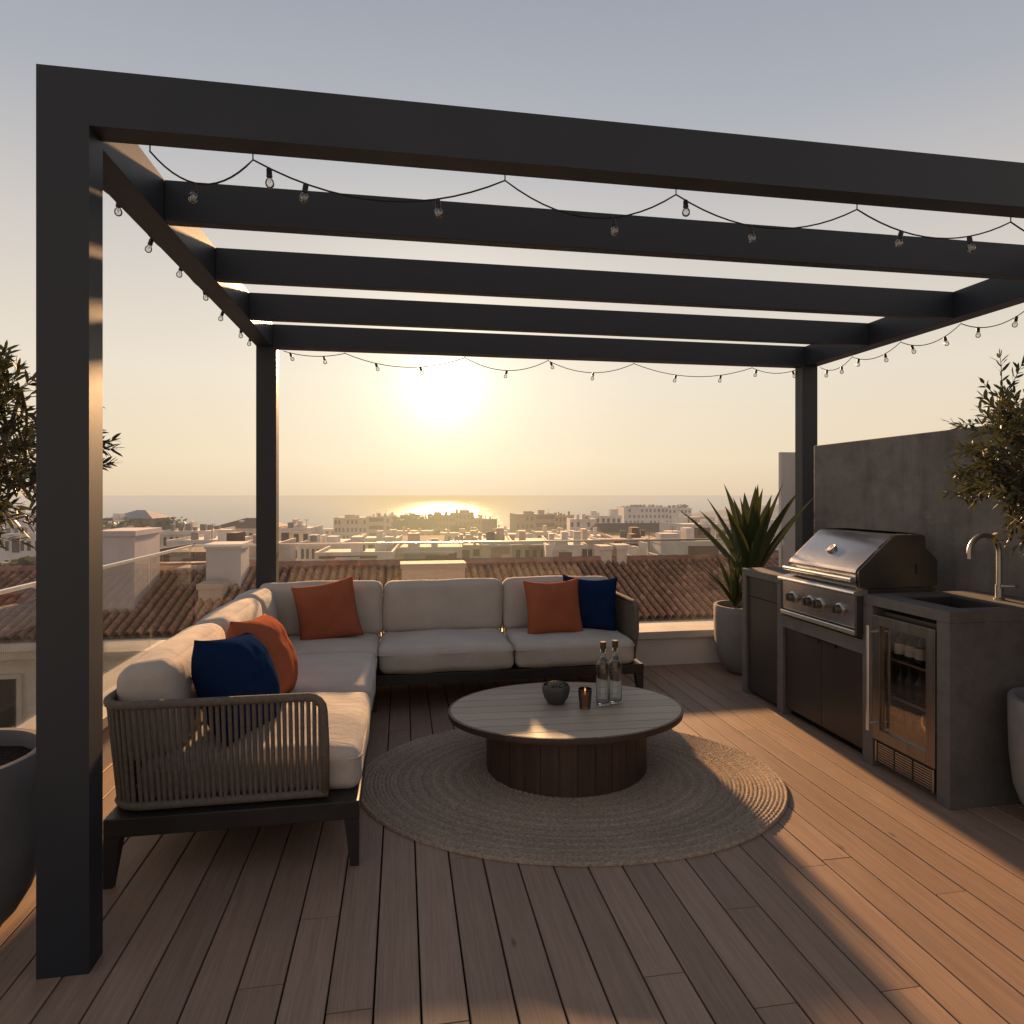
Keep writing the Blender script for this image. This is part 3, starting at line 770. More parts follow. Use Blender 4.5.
for z in (.235, .70): tube(bm, [(K0-.048, yh, z), (K0-.005, yh, z)], .007, 10)
obj('handle', bm, 'steel', fd, smooth=True, autos=50)
bm = bmesh.new(); box(bm, K0+.012, K0+.020, fy0+.01, fy1-.01, .034, .138)
obj('vent_panel', bm, 'black_plastic', fg)
bm = bmesh.new()
for k in range(8):
    z = .042+k*.012
    for a in range(3):
        y = fy0+.025+a*.118; box(bm, K0+.004, K0+.0115, y, y+.108, z, z+.006)
box(bm, K0+.0015, K0+.0118, fy0+.01, fy0+.020, .034, .138); box(bm, K0+.0015, K0+.0118, fy1-.020, fy1-.01, .034, .138)
obj('vent_grille', bm, 'dull_steel', fg)
SH = (.375, .565)
for z in SH:
    bm = bmesh.new(); box(bm, K0+.052, K0+.058, fy0+.022, fy1-.022, z-.004, z+.006)
    for k in range(14): y = fy0+.03+k*.0255; box(bm, K0+.0582, 2.95, y, y+.004, z-.002, z+.002)
    obj('shelf', bm, 'steel', fg)
def bottle(x, y, z, kind, label):
    t = thing('drink_bottle', label, 'bottle', (x, y, z), 'bottles standing in the fridge')
    bm = bmesh.new()
    pr = [(0,0),(.024,0),(.027,.004),(.027,.085),(.024,.1),(.011,.118),(.0095,.125),(.0095,.150),(0,.150)]
    lathe(bm, pr, (x,y,z), 16); obj('body', bm, 'amber_bottle' if kind == 2 else 'bottle_glass', t, smooth=True, autos=50)
    bm = bmesh.new(); lathe(bm, [(.0275,.025),(.0275,.078)], (x,y,z), 16); obj('paper_label', bm, 'paper_label', t, smooth=True) if kind == 1 else bm.free()
    bm = bmesh.new(); lathe(bm, [(0,.1502),(.0108,.1502),(.0108,.166),(0,.166)], (x,y,z), 10); obj('cap', bm, 'stopper', t)
side = ('nearest the hinge', 'in the middle', 'farthest right')
for sh, z, kind, what in ((0, SH[1]+.0065, 1, 'pale labelled dark bottle on the fridge top shelf, '), (1, SH[0]+.0065, 0, 'dark bottle on the fridge middle shelf, '), (2, .1605, 2, 'amber bottle on the fridge floor, ')):
    for k, y in enumerate((2.925, 2.862, 2.80)): bottle(K0+.095+rnd.uniform(0, .01), y, z, kind, what+('left of three', 'middle of three', 'right of three')[k])

# barbecue
gl = thing('gas_grill', 'stainless built-in barbecue with closed sloping lid and four knobs', 'barbecue', (2.6, 3.4, .636))
GY0, GY1 = 3.085, 3.715
side_poly = [(2.395,.905),(2.385,.985),(2.392,1.0),(2.594,1.178),(2.615,1.185),(2.77,1.185),(2.785,1.178),(2.79,1.115),(2.85,1.06),(2.862,1.045),(2.862,.905)]
bm = bmesh.new()
prism(bm, side_poly, 'Y', GY0, GY0+.018); obj('lid_side', bm, 'dark_steel', gl)
bm = bmesh.new(); prism(bm, side_poly, 'Y', GY1-.018, GY1); obj('lid_side', bm, 'dark_steel', gl)
def skin(poly, t, y0, y1):
    bm = bmesh.new()
    A = [bm.verts.new((x, y0, z)) for x, z in poly]; Bq = [bm.verts.new((x, y1, z)) for x, z in poly]
    for k in range(len(poly)-1): bm.faces.new((A[k], A[k+1], Bq[k+1], Bq[k]))
    bmesh.ops.solidify(bm, geom=bm.faces[:], thickness=t); return bm
obj('lid', skin([(2.389,.907),(2.379,.985),(2.387,1.003),(2.590,1.183),(2.614,1.191),(2.772,1.191),(2.79,1.18),(2.796,1.117),(2.854,1.065)], -.004, GY0+.0185, GY1-.0185), 'lid_steel', gl, smooth=True, autos=25)
obj('lid_back', boxes((2.83, 2.858, GY0+.019, GY1-.019, .907, 1.05)), 'dark_steel', gl)
bm = bmesh.new(); xh, zh = 2.350, .950
tube(bm, [(xh, GY0+.005, zh), (xh, GY1-.005, zh)], .0115, 14)
for y in (GY0+.03, GY1-.03): tube(bm, [(xh, y, zh), (2.386, y, zh)], .010, 10)
obj('lid_handle', bm, 'steel', gl, smooth=True, autos=50)
# thermometer on the slope
c0 = Vector((2.478, 3.43, 1.0835)); nn = Vector((-.178, 0, .202)).normalized()
q = nn.to_track_quat('Z', 'Y').to_matrix().to_4x4(); q.translation = c0
bm = bmesh.new(); lathe(bm, [(0,-.004),(.031,-.004),(.031,.012),(.028,.015),(.025,.013),(0,.013)], (0,0,0), 28); bmesh.ops.transform(bm, matrix=q, verts=bm.verts)
th = obj('thermometer', bm, 'dull_steel', gl, smooth=True, autos=40)
bm = bmesh.new(); lathe(bm, [(0,.0133),(.024,.0133),(.024,.0138),(0,.0138)], (0,0,0), 24); bmesh.ops.transform(bm, matrix=q, verts=bm.verts); obj('dial', bm, 'paper_label', th)
bm = bmesh.new(); box(bm, -.0015, .0015, -.003, .019, .0139, .0152); bmesh.ops.transform(bm, matrix=q, verts=bm.verts); obj('needle', bm, 'black_plastic', th)
# firebox, ledge and control panel
cy0, cy1 = 3.080, 3.765
obj('firebox', boxes((2.43, 2.87, cy0+.004, cy1-.004, .6365, .900)), 'dark_steel', gl)
bm = bmesh.new()
prism(bm, [(2.346,.868),(2.342,.880),(2.346,.889),(2.425,.902),(2.429,.866)], 'Y', cy0-.012, cy1+.004)
obj('front_ledge', bm, 'steel', gl)
obj('control_panel', boxes((2.372, 2.429, cy0+.001, cy1-.001, .690, .8655), bev=.003), 'lid_steel', gl)
obj('panel_end', boxes((2.356, 2.398, cy0-.014, cy0+.0005, .655, .8655), bev=.004), 'dark_steel', gl)
obj('panel_end', boxes((2.364, 2.398, cy1-.0005, cy1+.006, .665, .8655), bev=.004), 'dark_steel', gl)
obj('drip_tray', boxes((2.358, 2.428, cy0+.001, cy1-.001, .656, .682), bev=.003), 'steel', gl)
for y in (3.645, 3.475, 3.385, 3.215):
    q = Vector((-1,0,.0)).to_track_quat('Z', 'Y').to_matrix().to_4x4(); q.translation = Vector((2.3715, y, .775))
    bm = bmesh.new(); lathe(bm, [(0,0),(.034,0),(.034,.006),(.030,.009),(0,.009)], (0,0,0), 28); bmesh.ops.transform(bm, matrix=q, verts=bm.verts)
    k = obj('knob', bm, 'dull_steel', gl, smooth=True, autos=40)
    bm = bmesh.new(); lathe(bm, [(0,.0092),(.025,.0092),(.024,.036),(.021,.040),(0,.040)], (0,0,0), 24); box(bm, -.005, .005, -.022, .022, .0402, .047)
    bmesh.ops.transform(bm, matrix=q, verts=bm.verts); obj('knob_grip', bm, 'dark_steel', k, smooth=True, autos=40)
obj('lid_pivot', boxes((2.725, 2.735, GY0-.004, GY0-.0005, .975, 1.03)), 'black_plastic', gl)

fc = thing('faucet', 'brushed steel gooseneck tap standing behind the sink', 'faucet', (2.93, 2.78, .88))
bm = bmesh.new(); lathe(bm, [(0,.0005),(.024,.0005),(.024,.006),(.017,.010),(.0165,.075),(0,.075)], (2.93,2.78,.88), 24); obj('base', bm, 'dull_steel', fc, smooth=True, autos=40)
bm = bmesh.new(); r = .085
tube(bm, [(2.93,2.78,.955),(2.93,2.78,1.0),(2.93,2.78,1.06),(2.93,2.78,1.115)] + [(2.93-r+r*math.cos(R(a)), 2.78, 1.115+r*math.sin(R(a))) for a in range(10, 181, 10)] + [(2.93-2*r,2.78,1.085)], .0125, 16)
obj('spout', bm, 'dull_steel', fc, smooth=True, autos=50)
bm = bmesh.new(); tube(bm, [(2.93,2.762,.948),(2.93,2.735,.950),(2.93,2.69,.957)], [.013,.009,.007], 12); obj('lever', bm, 'dull_steel', fc, smooth=True, autos=50)

# ------------------------------------------------------------------ planters and plants
def planter(label, x, y, r, h, mat, soil_drop=.05, group=None):
    t = thing('planter', label, 'planter', (x, y, 0), group)
    bm = bmesh.new()
    prof = [(0,.001),(.52*r,.001),(.60*r,.008),(.70*r,.035),(.84*r,.12*h+.03),(.93*r,.30*h),(.985*r,.55*h),(r,.82*h),(r,.985*h),(.985*r,h),(.90*r,h),(.885*r,.985*h),(.88*r,h-soil_drop-.01)]
    lathe(bm, prof, (x,y,0), 56); obj('pot', bm, mat, t, smooth=True, autos=45)
    bm = bmesh.new(); rg = [(0,.012),(.3*r,.01),(.6*r,.004),(.883*r,-.004)]
    lathe(bm, [(a, h-soil_drop+b) for a, b in rg], (x,y,0), 40)
    for v in bm.verts: v.co.z += noise.noise(v.co*22)*.008
    obj('soil', bm, 'soil', t, smooth=True)
    return t
planter('dark rounded planter at the left edge behind the front post', -1.435, 2.36, .265, .56, 'dark_pot')
planter('tall grey rounded planter by the parapet at the end of the kitchen', 2.70, 4.775, .25, .53, 'stone_pot')
planter('grey rounded planter at the right edge beside the kitchen side', 2.775, 2.25, .25, .54, 'stone_pot')

def leaf(bm, lay, p, d, L, w, up, tone, curl=.0):
    d = d.normalized(); s = d.cross(up)
    s = s.normalized() if s.length > 1e-5 else d.orthogonal().normalized(); n = s.cross(d)
    pts = [p, p+d*L*.3+s*w/2+n*curl*L*.1, p+d*L*.7+s*w*.42, p+d*L-n*curl*L*.3, p+d*L*.7-s*w*.42, p+d*L*.3-s*w/2+n*curl*L*.1]
    f = bm.faces.new([bm.verts.new(q) for q in pts]); paint([f], lay, (tone, 0, 0, 1))
def olive(label, base, fork_z, crown_c, crown_r, seed, nlimb=6, sprigs=()):
    g = random.Random(seed)
    t = thing('olive_tree', label, 'olive tree', base)
    bt = bmesh.new(); bl = bmesh.new(); lay = tint_layer(bl)
    fork = Vector((base[0]+g.uniform(-.02,.02), base[1], fork_z))
    b = Vector(base)
    tube(bt, [b, b.lerp(fork, .35)+Vector((.012,.01,0)), b.lerp(fork, .7)+Vector((-.01,.0,0)), fork], [.026,.021,.019,.016], 10)
    cc, cr = Vector(crown_c), Vector(crown_r)
    def twig(p, d, L, lv):
        """a leafy shoot: paired narrow leaves along a bending stem"""
        n = max(3, int(L/.019)); pts = [p]; dd = d.normalized()
        for k in range(n):
            dd = (dd + Vector((g.uniform(-1,1), g.uniform(-1,1), g.uniform(-1,1)))*.09 + Vector((0,0,.015))).normalized()
            q = pts[-1]+dd*L/n; pts.append(q)
            s = dd.orthogonal().normalized(); s.rotate(Matrix.Rotation(k*1.57+g.uniform(-.5,.5), 3, dd))
            for sg in (1, -1):
                if g.random() < .12: continue
                ld = (dd*.8+s*sg*.75+Vector((0,0,g.uniform(-.15,.25)))).normalized()
                leaf(bl, lay, q, ld, g.uniform(.036,.060), g.uniform(.0105,.0155), Vector((g.uniform(-1,1), g.uniform(-1,1), 1)), g.random(), g.uniform(0,.5))
        leaf(bl, lay, pts[-1], dd, .045, .010, Vector((0,0,1)), g.random())
        tube(bt, pts, [.0026-.0016*i/len(pts) for i in range(len(pts))], 4, cap=False)
    def limb(p, q, r0, r1, depth):
        m = p.lerp(q, .5)+Vector((g.uniform(-1,1), g.uniform(-1,1), g.uniform(0,1)))*(q-p).length*.10
        pts = [p, p.lerp(m, .5)+Vector((g.uniform(-1,1), g.uniform(-1,1), 0))*.008, m, m.lerp(q, .5)+Vector((g.uniform(-1,1),g.uniform(-1,1),0))*.008, q]
        tube(bt, pts, [r0+(r1-r0)*i/4 for i in range(5)], 6, cap=False)
        return pts
    for k in range(nlimb):
        a = 2*math.pi*k/nlimb+g.uniform(-.4,.4); e = g.uniform(.15,.55)
        tip = cc+Vector((math.cos(a)*cr.x*.62, math.sin(a)*cr.y*.62, g.uniform(-.45,.55)*cr.z))
        P = limb(fork-Vector((0,0,g.uniform(0,.08))), tip, .012, .006, 0)
        for j in range(10):
            s = P[g.choice((1,2,3,3,4,4))]
            o = Vector((g.gauss(0,1), g.gauss(0,1), g.gauss(.15,1))).normalized()
            e2 = cc+Vector((o.x*cr.x, o.y*cr.y, o.z*cr.z))*g.uniform(.55,.88)
            e2 = s.lerp(e2, min(1, .33/max(.01, (e2-s).length)))
            Q = limb(s, e2, .0055, .003, 1)
            for w in range(5):
                st = Q[g.choice((1,2,3,4,4))]
                dr = ((e2-cc).normalized()*.7+Vector((g.gauss(0,.6), g.gauss(0,.6), g.gauss(.15,.6)))).normalized()
                twig(st, dr, g.uniform(.10,.22), 0)
    for (sp, sd, sl) in sprigs:
        sp, sd = Vector(sp), Vector(sd).normalized()
        P = limb(fork, sp, .008, .003, 0)
        for k in range(5): twig(sp, (sd+Vector((g.gauss(0,.22), g.gauss(0,.22), g.gauss(0,.25)))), sl*g.uniform(.6,1), 0)
    obj('trunk', bt, 'bark', t, smooth=True);
    obj('crown', bl, 'olive_leaf', t)
    return t
olive('olive tree with thin trunk rising from the dark planter on the left', (-1.435, 2.36, .51), 1.16, (-1.52, 2.42, 1.59), (.40, .36, .34), 5, 6,
      [((-1.22, 2.62, 1.50), (1,.3,.25), .16), ((-1.17, 2.66, 1.58), (1,.2,.2), .10), ((-1.36, 2.45, 1.74), (.5,0,1), .15)])
olive('olive tree in front of the concrete wall at the right edge', (2.775, 2.25, .49), 1.14, (2.72, 2.33, 1.57), (.37, .38, .33), 9, 7,
      [((2.60, 2.46, 1.54), (-.7,.5,.25), .18), ((2.58, 2.48, 1.45), (-.8,.5,.05), .16), ((2.66, 2.44, 1.72), (-.5,.4,.8), .18)])

def sword(bm, lay, base, az, el, L, w, droop, tone, fold=.35):
    d = Vector((math.cos(az)*math.cos(el), math.sin(az)*math.cos(el), math.sin(el))); p = Vector(base); n = 12
    rows = []
    for k in range(n+1):
        f = k/n; ww = w*(.55+.75*math.sin(min(1, f*1.7)*math.pi/2)-.30*f)*(1-f**2.6)*.85+.0008
        s = d.cross(Vector((0,0,1))); s = s.normalized() if s.length > 1e-4 else Vector((1,0,0)); nn = s.cross(d)
        rows.append([bm.verts.new(p-s*ww/2+nn*ww*fold), bm.verts.new(p-s*ww*.2+nn*ww*fold*.25), bm.verts.new(p), bm.verts.new(p+s*ww*.2+nn*ww*fold*.25), bm.verts.new(p+s*ww/2+nn*ww*fold)])
        p = p+d*L/n; d = (d-Vector((0,0,droop/n*(f**1.3)*2))).normalized()
    for a, b in zip(rows, rows[1:]):
        for k in range(4):
            f = bm.faces.new((a[k], a[k+1], b[k+1], b[k])); paint([f], lay, (tone*(1 if k in (1,2) else .8), 0, 0, 1))
def rosette(name, label, base, n, L, w, seed, el0=86, el1=18):
    g = random.Random(seed); t = thing(name, label, 'agave plant', base)
    bm = bmesh.new(); tube(bm, [Vector(base), Vector(base)+Vector((0,0,L*.14))], [.03*L/.8, .022*L/.8], 10); obj('stem', bm, 'bark', t, smooth=True)
    bm = bmesh.new(); lay = tint_layer(bm)
    for k in range(n):
        f = (k+.5)/n; az = k*2.39996+g.uniform(-.15,.15)
        sword(bm, lay, Vector(base)+Vector((0,0,L*(.16-.10*f))), az, R(el0+(el1-el0)*f**.85), L*g.uniform(.85,1.05)*(.92+.14*f), w*g.uniform(.9,1.1), .05+.55*f*g.uniform(.6,1.2), g.random())
    pass
    obj('leaves', bm, 'agave_leaf', t, smooth=True)
rosette('agave_plant', 'large spiky agave fanning out above the far end of the kitchen', (2.75, 4.80, .60), 18, .84, .13, 3, 87, 50)
rosette('agave_plant', 'smaller upright agave at the left front of the far planter', (2.535, 4.66, .50), 14, .44, .06, 8, 88, 40)

# ------------------------------------------------------------------ neighbouring tiled roof
def tiled_roof(bm, lay, x0, x1, ye, ze, yr, zr, pitch=.172, courses=15, seed=1):
    g = random.Random(seed); n = int((x1-x0)/pitch); seg = 8
    sl = Vector((0, yr-ye, zr-ze)); L = sl.length; sd = sl.normalized(); nr = Vector((0, -sd.z, sd.y))
    for c in range(courses):
        f0, f1 = c/courses-.012, (c+1)/courses
        for i in range(n):
            ox = g.uniform(-.007,.007); t = .72+.42*g.random(); warm = g.uniform(-.05,.05)
            tn = (t*(1+warm), t, t*(1-warm), 1)
            if g.random() < .06: tn = (t*1.3, t*1.35, t*1.35, 1)
            rows = []
            lift = .016+g.uniform(-.003,.003)
            for f, up in ((f0, lift), (f1, .0)):
                rr = []
                for k in range(seg+1):
                    a = k/seg; x = x0+(i+a)*pitch+ox
                    prof = .072*math.sin(math.pi*min(1, a/.62))**.75 if a < .62 else -.045*math.sin(math.pi*(a-.62)/.38)
                    rr.append(Vector((x, ye, ze))+sl*f+nr*(prof+up))
                rows.append(rr)
            A = [bm.verts.new(p) for p in rows[0]]; Bv = [bm.verts.new(p) for p in rows[1]]
            fs = [bm.faces.new((A[k], A[k+1], Bv[k+1], Bv[k])) for k in range(seg)]
            D = [bm.verts.new(p-nr*.022) for p in rows[0]]
            fs += [bm.faces.new((D[k], D[k+1], A[k+1], A[k])) for k in range(seg)]
            for q in fs: q.smooth = True
            paint(fs, lay, tn)
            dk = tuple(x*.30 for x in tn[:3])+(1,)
            paint(fs[5:8], lay, dk); paint(fs[8:], lay, tuple(x*.55 for x in tn[:3])+(1,))  # shade painted into tile troughs and lips as a darker tint
YE, ZE, YR, ZR2 = 12.4, -1.06, 15.1, -.21
nb = thing('tiled_house', 'neighbouring house with a long terracotta barrel tile roof just below the terrace', 'house', (2, 13.5, -9))
bm = bmesh.new(); lay = tint_layer(bm); tiled_roof(bm, lay, -11.5, 13.5, YE, ZE, YR, ZR2)
ng = random.Random(4)
for i in range(62): # ridge caps
    x = -11.5+i*.404; pts = [Vector((x, YR, ZR2+.03)), Vector((x+.43, YR, ZR2+.045))]
    n0 = len(bm.faces); tube(bm, pts, .10, 8); bm.faces.ensure_lookup_table(); t = ng.uniform(.7,1.1); paint(bm.faces[n0:], lay, (t,t,t,1))
pass
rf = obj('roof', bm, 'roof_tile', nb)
bm = bmesh.new(); prism(bm, [(YE+.1, ZE-.12), (YR, ZR2-.10), (YR+2.6, ZE-.12)], 'X', -11.3, 13.3); obj('roof_back', bm, 'town_roof', rf)
obj('wall', boxes((-11.3, 13.3, YE+.25, YR+2.5, -16, ZE-.125)), 'white_wall', nb)
obj('cornice', boxes((-11.5, 13.5, YE-.10, YE+.24, ZE-.20, ZE-.07), (-11.4, 13.4, YE+.02, YE+.2495, ZE-.36, ZE-.201)), 'white_wall', nb)
for x in (-6.95, -4.9): 
    w = obj('window', boxes((x-.42, x+.42, YE+.20, YE+.27, -3.25, -1.72)), 'white_wall', nb)
    obj('pane', boxes((x-.34, x+.34, YE+.185, YE+.199, -3.15, -1.80)), 'window_dark', w)
    obj('sill_rail', boxes((x-.46, x+.46, YE+.02, YE+.05, -2.72, -2.68), (x-.46, x+.46, YE+.02, YE+.05, -3.2, -3.16), *[(x-.46+k*.115, x-.44+k*.115, YE+.025, YE+.045, -3.16, -2.72) for k in range(9)]), 'metal_grey', w)

# ------------------------------------------------------------------ land and sea
def land():
    bm = bmesh.new()
    ysn = [-40, 6, 20, 40, 80, 150, 260, 380, 500, 600, 700]; zs = [-20, -20, -20.5, -22, -24, -27, -31, -35, -38.6, -40.6, -46]
    xs = list(range(-700, 900, 50)); V = {}
    for j, (y, z) in enumerate(zip(ysn, zs)):
        for i, x in enumerate(xs):
            V[i,j] = bm.verts.new((x, y+(25*noise.noise(Vector((x*.01, 3, 1))) if j > 7 else 0), z+.5*noise.noise(Vector((x*.02, y*.02, 0)))))
    for i in range(len(xs)-1):
        for j in range(len(ysn)-1): bm.faces.new((V[i,j], V[i+1,j], V[i+1,j+1], V[i,j+1]))
    o = obj('ground', bm, 'street_asphalt'); tag(o, 'town ground falling toward the shore', None, kind='structure')
land()
def sea():
    m, n, b = new_mat('sea_water')
    b.inputs['Base Color'].default_value = (.035,.045,.055,1); b.inputs['Roughness'].default_value = .16; b.inputs['IOR'].default_value = 1.33
    v = n.coord((.02,.05,.05)); v2 = n.coord((.15,.35,.3))
    bp = n.bump(n.noise(v, 1.2, 6, .6), .6, 4.0); bp = n.bump(n.noise(v2, 1.0, 5, .6), .7, .9, bp); n.link(bp, b.inputs['Normal'])
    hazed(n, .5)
    bm = bmesh.new(); ysn = [480, 900, 1700, 4000, 12000, 60000]
    vs = [[bm.verts.new((x*y*1.6, y, -40.0)) for x in (-1.3,-.6,0,.6,1.3)] for y in ysn]
    for a, c in zip(vs, vs[1:]):
        for k in range(4): bm.faces.new((a[k], a[k+1], c[k+1], c[k]))
    o = obj('sea', bm, 'sea_water'); tag(o, 'calm hazy sea reaching the horizon', None, kind='structure')
sea()
def headland():
    bm = bmesh.new(); n = 26; c = Vector((600, 760, -41)); V = {}
    for i in range(n+1):
        for j in range(n+1):
            x, y = 2*i/n-1, 2*j/n-1; r = math.hypot(x, y)
            h = max(0, 1-r*r)**.8*33*(1+.35*noise.noise(Vector((x*2.5, y*2.5, 1))))
            V[i,j] = bm.verts.new(c+Vector((x*330, y*150, h-.5 if r < 1 else -2)))
    for i in range(n):
        for j in range(n): bm.faces.new((V[i,j], V[i+1,j], V[i+1,j+1], V[i,j+1]))
    o = obj('headland', bm, 'headland_green', smooth=True); tag(o, 'low olive green headland by the sea on the right', None, kind='structure')
headland()

# ------------------------------------------------------------------ the town
TG = random.Random(21)
def yawm(c, yaw): return Matrix.Translation(c) @ Matrix.Rotation(yaw, 4, 'Z')
def house(name, label, u0, u1, v, d, dep, mat, cat='house', roof='flat', win=(0,0), zb=-41, yaw=None, balcony=None, extras=(), parapet=True, eave=None, rmat='town_roof', wsize=None, group=None):
    d *= 1.9; dep *= 1.35; win = (int(win[0]*1.5+.5), win[1]+1 if win[1] else 0)
    a, b = at(u0, d), at(u1, d); w = (a-b).length; mid = (a+b)/2
    zt = H-(v-495)*d/F
    yaw = -TH*.6+TG.uniform(-.08,.08) if yaw is None else yaw
    t = thing(name, label, cat, (mid.x, mid.y, zb))
    M = yawm(Vector((mid.x, mid.y, 0)), yaw)
    def part(nm, bs, mt, parent=t, bev=0):
        bm = boxes(*bs, bev=bev); bmesh.ops.transform(bm, matrix=M, verts=bm.verts); return obj(nm, bm, mt, parent)
    hw = w/2; ze = zt
    if roof in ('hip', 'gable'):
        ze = H-(eave-495)*d/F
        bm = bmesh.new(); o = .06*w+.15
        E = [bm.verts.new(p) for p in ((-hw-o,-o,ze),(hw+o,-o,ze),(hw+o,dep+o,ze),(-hw-o,dep+o,ze))]
        rr = hw*.22 if roof == 'hip' else hw+o
        T = [bm.verts.new((-rr, dep/2, zt)), bm.verts.new((rr, dep/2, zt))]
        bm.faces.new((E[0],E[1],T[1],T[0])); bm.faces.new((E[2],E[3],T[0],T[1])); bm.faces.new((E[1],E[2],T[1])); bm.faces.new((E[3],E[0],T[0])); bm.faces.new(E[::-1])
        bmesh.ops.transform(bm, matrix=M, verts=bm.verts); obj('roof', bm, rmat, t)
        part('wall', [(-hw, hw, 0, dep, zb, ze-.02)], mat)
    else:
        part('wall', [(-hw, hw, 0, dep, zb, zt-(.35 if parapet else 0))], mat)
        if parapet:
            part('roof_parapet', [(-hw-.04, hw+.04, -.04, .16, zt-.349, zt), (-hw-.04, -hw+.16, .161, dep, zt-.349, zt), (hw-.16, hw+.04, .161, dep, zt-.349, zt)], mat)
    if roof == 'flat':
        kinds = [e[0] for e in extras]; extras = list(extras)
        for k in range(TG.randint(1, 3)):
            a_ = TG.uniform(-.9, .6); extras.append(('stair', a_, a_+TG.uniform(.12, .35), TG.uniform(1.0, max(1.2, dep-3)), TG.uniform(.4, 1.5)))
        if TG.random() < .5: extras.append(('chimney', TG.uniform(-.8,.8), TG.uniform(.6, dep-1), TG.uniform(.5,.9), TG.uniform(.5,1.4)))
        if TG.random() < .3: extras.append(('tank', TG.uniform(-.7,.7), 2.2))
        if TG.random() < .4: extras.append(('mast', TG.uniform(-.8,.8), 1.5, TG.uniform(1.2,2.4)))
        if not win[0] or TG.random() < .35:
            a_ = TG.uniform(.02, .5); zz = .55+TG.uniform(0,.4)
            extras.append(('band', a_, a_+TG.uniform(.2,.45), zz+2.2, zz, TG.choice(['balcony_shade','town_roof','brown_wall','ochre_wall','window_dark'])))
        if TG.random() < .45: extras.append(('awning', TG.uniform(-.05,.3), TG.uniform(.5,1.05), TG.uniform(.30,.5), TG.choice(['cream_wall','town_roof','white_wall'])))
    nc, nr = win
    if nc:
        s = w/nc; ww, wh = wsize or (min(1.7, s*.5), 1.5)
        for r_ in range(nr):
            for c in range(nc):
                if TG.random() < .12: continue
                x = -hw+(c+.5)*s+TG.uniform(-.1,.1)*s; z = ze-1.05-wh/2-r_*2.9
                if balcony and balcony[0] <= (c+.5)/nc <= balcony[1]: continue
                bm = boxes((x-ww/2-.09, x+ww/2+.09, -.05, .02, z-wh/2-.09, z+wh/2+.09)); box(bm, x-ww/2, x+ww/2, -.075, -.052, z-wh/2, z+wh/2, mi=1)
                bmesh.ops.transform(bm, matrix=M, verts=bm.verts); obj('window', bm, [mat, 'window_dark'], t)
    if balcony:
        f0, f1, nb_ = balcony; xa, xb = -hw+w*f0, -hw+w*f1
        for k in range(nb_):
            z = ze-.9-2.9*k
            o = part('balcony', [(xa, xb, -1.0, -.001, z-2.05, z-1.90), (xa, xb, -1.0, -.92, z-1.899, z-1.05)], mat)
            part('balcony_opening', [(xa+.1, xb-.1, -.08, -.002, z-1.88, z+.35)], 'balcony_shade', o)
    for e in extras:
        kind = e[0]
        if kind == 'chimney': _, x, y, s, h = e; part('chimney', [(x*hw-s/2, x*hw+s/2, y, y+s, ze-.4, ze+h), (x*hw-s/2-.06, x*hw+s/2+.06, y-.06, y+s+.06, ze+h+.001, ze+h+.1)], mat)
        if kind == 'stair': _, x0_, x1_, y, h = e; part('stair_box', [(x0_*hw, x1_*hw, y, y+2.4, zt-.36, zt+h)], mat)
        if kind == 'tank': _, x, y = e; bm = bmesh.new(); lathe(bm, [(0,0),(.5,0),(.5,.9),(.4,1.0),(0,1.05)], (x*hw, y, zt-.1), 14); bmesh.ops.transform(bm, matrix=M, verts=bm.verts); obj('water_tank', bm, 'metal_grey', t, smooth=True, autos=40)
        if kind == 'mast':
            _, x, y, h = e; bm = bmesh.new(); tube(bm, [(x*hw,y,zt-.4),(x*hw,y,zt+h)], .035, 5)
            for q in range(4): tube(bm, [(x*hw-.5+.08*q,y,zt+h-.12*q),(x*hw+.5-.08*q,y,zt+h-.12*q)], .02, 4)
            bmesh.ops.transform(bm, matrix=M, verts=bm.verts); obj('aerial', bm, 'metal_grey', t)
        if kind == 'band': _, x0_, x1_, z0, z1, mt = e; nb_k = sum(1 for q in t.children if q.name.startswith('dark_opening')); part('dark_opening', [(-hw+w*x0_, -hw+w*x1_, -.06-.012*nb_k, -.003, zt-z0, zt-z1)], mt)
        if kind == 'awning': _, x0_, x1_, z0, mt = e; part('awning', [(-hw+w*x0_, -hw+w*x1_, -1.6, -.001, zt-z0-.14, zt-z0)], mt)
        if kind == 'rail':
            _, x0_, x1_ = e; n_ = 8; part('roof_rail', [(-hw+w*x0_, -hw+w*x1_, .0, .05, zt+.82, zt+.88)]+[(-hw+w*(x0_+(x1_-x0_)*k/n_), -hw+w*(x0_+(x1_-x0_)*k/n_)+.05, .0, .05, zt+.001, zt+.8195) for k in range(n_+1)], 'metal_grey')
        if kind == 'crenel':
            _, n_ = e
            for k in range(n_): part('roof_screen', [(-hw+w*(k+.1)/n_, -hw+w*(k+.1+TG.uniform(.35,.8))/n_, dep*.4, dep*.4+1, zt-.3, zt+TG.uniform(.3,1.3))], 'dark_wall')
    return t
Hs = house
